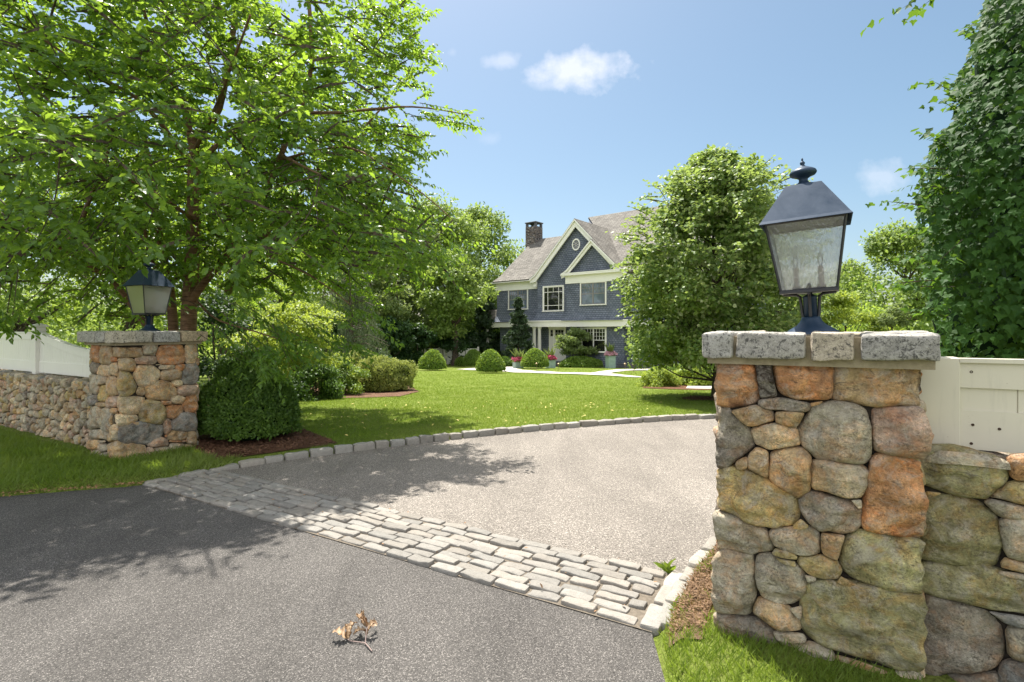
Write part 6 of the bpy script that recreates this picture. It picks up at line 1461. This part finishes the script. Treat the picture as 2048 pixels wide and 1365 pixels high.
def oak_leaf(base, dirn, up, L, curl, seed):
    r_ = np.random.default_rng(seed); nL = 22; V = []; Fc = []; d = unit(np.array(dirn, float)); up = np.array(up, float); up = unit(up-d*up.dot(d)); s = np.cross(d, up)
    for i in range(nL+1):
        t = i/nL; lob = .5+.5*math.sin(t*math.pi*7.0-1.2); w = L*(.07+.46*math.sin(math.pi*min(1, t*.93+.05))**.8*(.30+.70*lob))*(1-t*.35); lift = curl*L*math.sin(t*2.4); c = np.array(base)+d*(L*t*math.cos(curl*t*.9))+up*lift
        for sgn in (-1, -.5, 0, .5, 1): V.append(c+s*w*sgn*math.cos(abs(sgn)*curl*1.6)+up*(abs(sgn)**1.6*w*curl*1.3+r_.normal()*.0022))
    for i in range(nL):
        for j in range(4): a = i*5+j; Fc.append((a, a+1, a+6, a+5))
    m = MB(); m.add(V, np.array(Fc), smooth=True); o = local(m, 'leaf', M['oak'], leafc); return o
def oak_mat():
    m, nt, b = mat_new('dried_oak_leaf', .55, .4); t = NT(nt); v = t.coord(); n = t.noise(v, 60, 4, .6); c = t.ramp(n, [(.3, (.12, .06, .03)), (.5, (.31, .205, .115)), (.7, (.47, .35, .22))])
    g = t.N.new('ShaderNodeNewGeometry'); c = t.mix(t.math('MULTIPLY', g.outputs['Backfacing'], .5), c, (.3, .12, .04)); t.set(b.inputs['Base Color'], c); t.set(b.inputs['Normal'], t.bump(n, .5, .003)); return m
M['oak'] = oak_mat()
oak_leaf(k_(680, 850, .012), k_(250, 760, .02)-k_(680, 850, .012), (0, 0, 1), .085, .3, 1)
oak_leaf(k_(700, 840, .014), k_(600, 600, .03)-k_(700, 840, .014), (.2, 0, 1), .07, .5, 2)
oak_leaf(k_(720, 830, .014), k_(900, 640, .03)-k_(720, 830, .014), (-.2, .1, 1), .075, .5, 3)
oak_leaf(k_(1160, 640, .03), k_(920, 800, .01)-k_(1160, 640, .03), (0, 0, 1), .065, .4, 4)
oak_leaf(k_(1180, 560, .045), k_(1010, 330, .035)-k_(1180, 560, .045), (-.3, -.3, 1), .085, .6, 5)
oak_leaf(k_(1180, 560, .045), k_(960, 540, .05)-k_(1180, 560, .045), (0, .2, 1), .06, .6, 6)
oak_leaf(k_(1140, 780, .012), k_(1390, 600, .03)-k_(1140, 780, .012), (0, 0, 1), .075, .45, 7)
oak_leaf(k_(1230, 520, .045), k_(1420, 380, .03)-k_(1230, 520, .045), (0, -1, .4), .055, .2, 8)

# ---------------------------------------------------------------- planters
M['planter'] = simple('pale_green_planter', (.30, .40, .36), .6, nscale=5)
def planter(label, px, D, w, h, flowers, seed, spiky):
    b = G(px, D)-[0, 0, .05]; t = thing('flower_planter', label, 'planter', tuple(b), .3, 'flower planters by the path')
    m = MB(); box(m, -w/2, w/2, -w/2, w/2, 0, h*.93, bev=.01); box(m, -w/2-.03, w/2+.03, -w/2-.03, w/2+.03, h*.93, h, bev=.01); box(m, -w/2-.02, w/2+.02, -w/2-.02, w/2+.02, 0, .08, bev=.01)
    for s in (-1, 1):
        for k in (-1, 0, 1): box(m, k*w*.36-.02, k*w*.36+.02, s*(w/2)-.012, s*(w/2)+.012, .09, h*.92)
    m.build('box', M['planter'], t)
    m = MB(); leaf_shell(m, (0, 0, h+.05), (w*.62, w*.62, .22), 900, .07, ts, flatb=-.2, seed=seed); m.build('foliage', LM['box'], t)
    m = MB(); leaf_shell(m, (0, 0, h+.10), (w*.72, w*.72, .24), 700, .075, tpl_round(), up=.9, inner=.9, flatb=-.15, seed=seed+1); m.build('flowers', flowers, t)
    m = MB(); n = spiky; a = rng.uniform(0, 6.28, n); L = rng.uniform(.5, 1.0, n)
    T = unit(np.stack([np.cos(a)*rng.uniform(.1, .75, n), np.sin(a)*rng.uniform(.1, .75, n), np.ones(n)], 1)); add_leaves(m, np.tile([0, 0, h+.05], (n, 1)), T, unit(np.stack([-np.sin(a), np.cos(a), 0*a], 1)), L, tpl_cherry(), wid=.22); m.build('spiky_leaves', LM['grey'], t)
pink = simple('magenta_petals', (.50, .07, .15), .6, nscale=12, namp=.3); pale = simple('pale_pink_petals', (.58, .32, .38), .6, nscale=12, namp=.2)
planter('square planter with magenta flowers left of the rightmost boxwood ball', 1036, 36, .60, .50, pink, 1, 40)
planter('square planter with pink flowers just right of a boxwood ball', 1101, 36.5, .55, .62, pink, 2, 34)
planter('tall planter with pale pink flowers beside the steps', 1221, 36.0, .52, .92, pale, 3, 50)

# ---------------------------------------------------------------- path lights
M['brass'] = simple('weathered_brass', (.20, .15, .08), .4, .5, .6)
def path_light(label, px, D, rock=False):
    b = G(px, D)-[0, 0, .03]; t = thing('path_light', label, 'garden light', tuple(b), group='low lights along the garden path')
    m = MB(); lathe(m, [(.05, 0), (.05, .02), (.012, .05), (.010, .38), (0, .38)], 10); m.build('stem', M['brass'], t)
    m = MB(); lathe(m, [(.0, .36), (.03, .37), (.035, .43), (.10, .435), (.085, .47), (.03, .50), (0, .52)], 14); m.build('hood', M['brass'], t)
path_light('path light in front of the boxwood ball beside the planters', 1073, 31.5)
path_light('path light in the middle of the lawn island, left of the path fork', 1117, 30.6)
path_light('path light by the steps, right of the path fork', 1250, 31)
path_light('path light nearest the linden foliage', 1267, 28.5)

# ---------------------------------------------------------------- white fence far behind
wf = thing('white_back_fence', 'white panel fence under the trees, far left of the house', 'fence', tuple(G(905, 45)-[0, 0, .05]))
m = MB(); bx = G(905, 45)
for k in range(-5, 4):
    x = bx[0]+k*.55; box(m, x+.03, x+.52, 44.98, 45.02, bx[2], bx[2]+1.25)
box(m, bx[0]-2.8, bx[0]+2.2, 44.96, 45.05, bx[2]+1.26, bx[2]+1.36); local(m, 'panel', M['fence'], wf)
for k in (-5, -2, 1, 4):
    m = MB(); x = bx[0]+k*.55; box(m, x-.07, x+.07, 44.9, 45.08, bx[2]-.1, bx[2]+1.5, bev=.01); local(m, 'post', M['fence'], wf)
# weed sprouts
for k, (px, py, lb) in enumerate(((1337, 1145, 'green weed growing at the driveway edge by the near pillar'), (1350, 1230, 'green weed at the end of the cobbled strip'), (455, 925, 'small green weed on the kerb near the yew bush'))):
    p = street(px, py, .01); o = thing('weed', lb, 'weed', tuple(p)); m = MB(); n = 26; a = rng.uniform(0, 6.28, n)
    add_leaves(m, np.tile(p, (n, 1))+rng.normal(size=(n, 3))*.01, unit(np.stack([np.cos(a)*.8, np.sin(a)*.8, rng.uniform(.3, 1.4, n)], 1)), unit(np.stack([-np.sin(a), np.cos(a), 0*a+.6], 1)), rng.uniform(.04, .10, n), tpl_cherry(), wid=.6); local(m, 'leaves', LM['grass'], o)
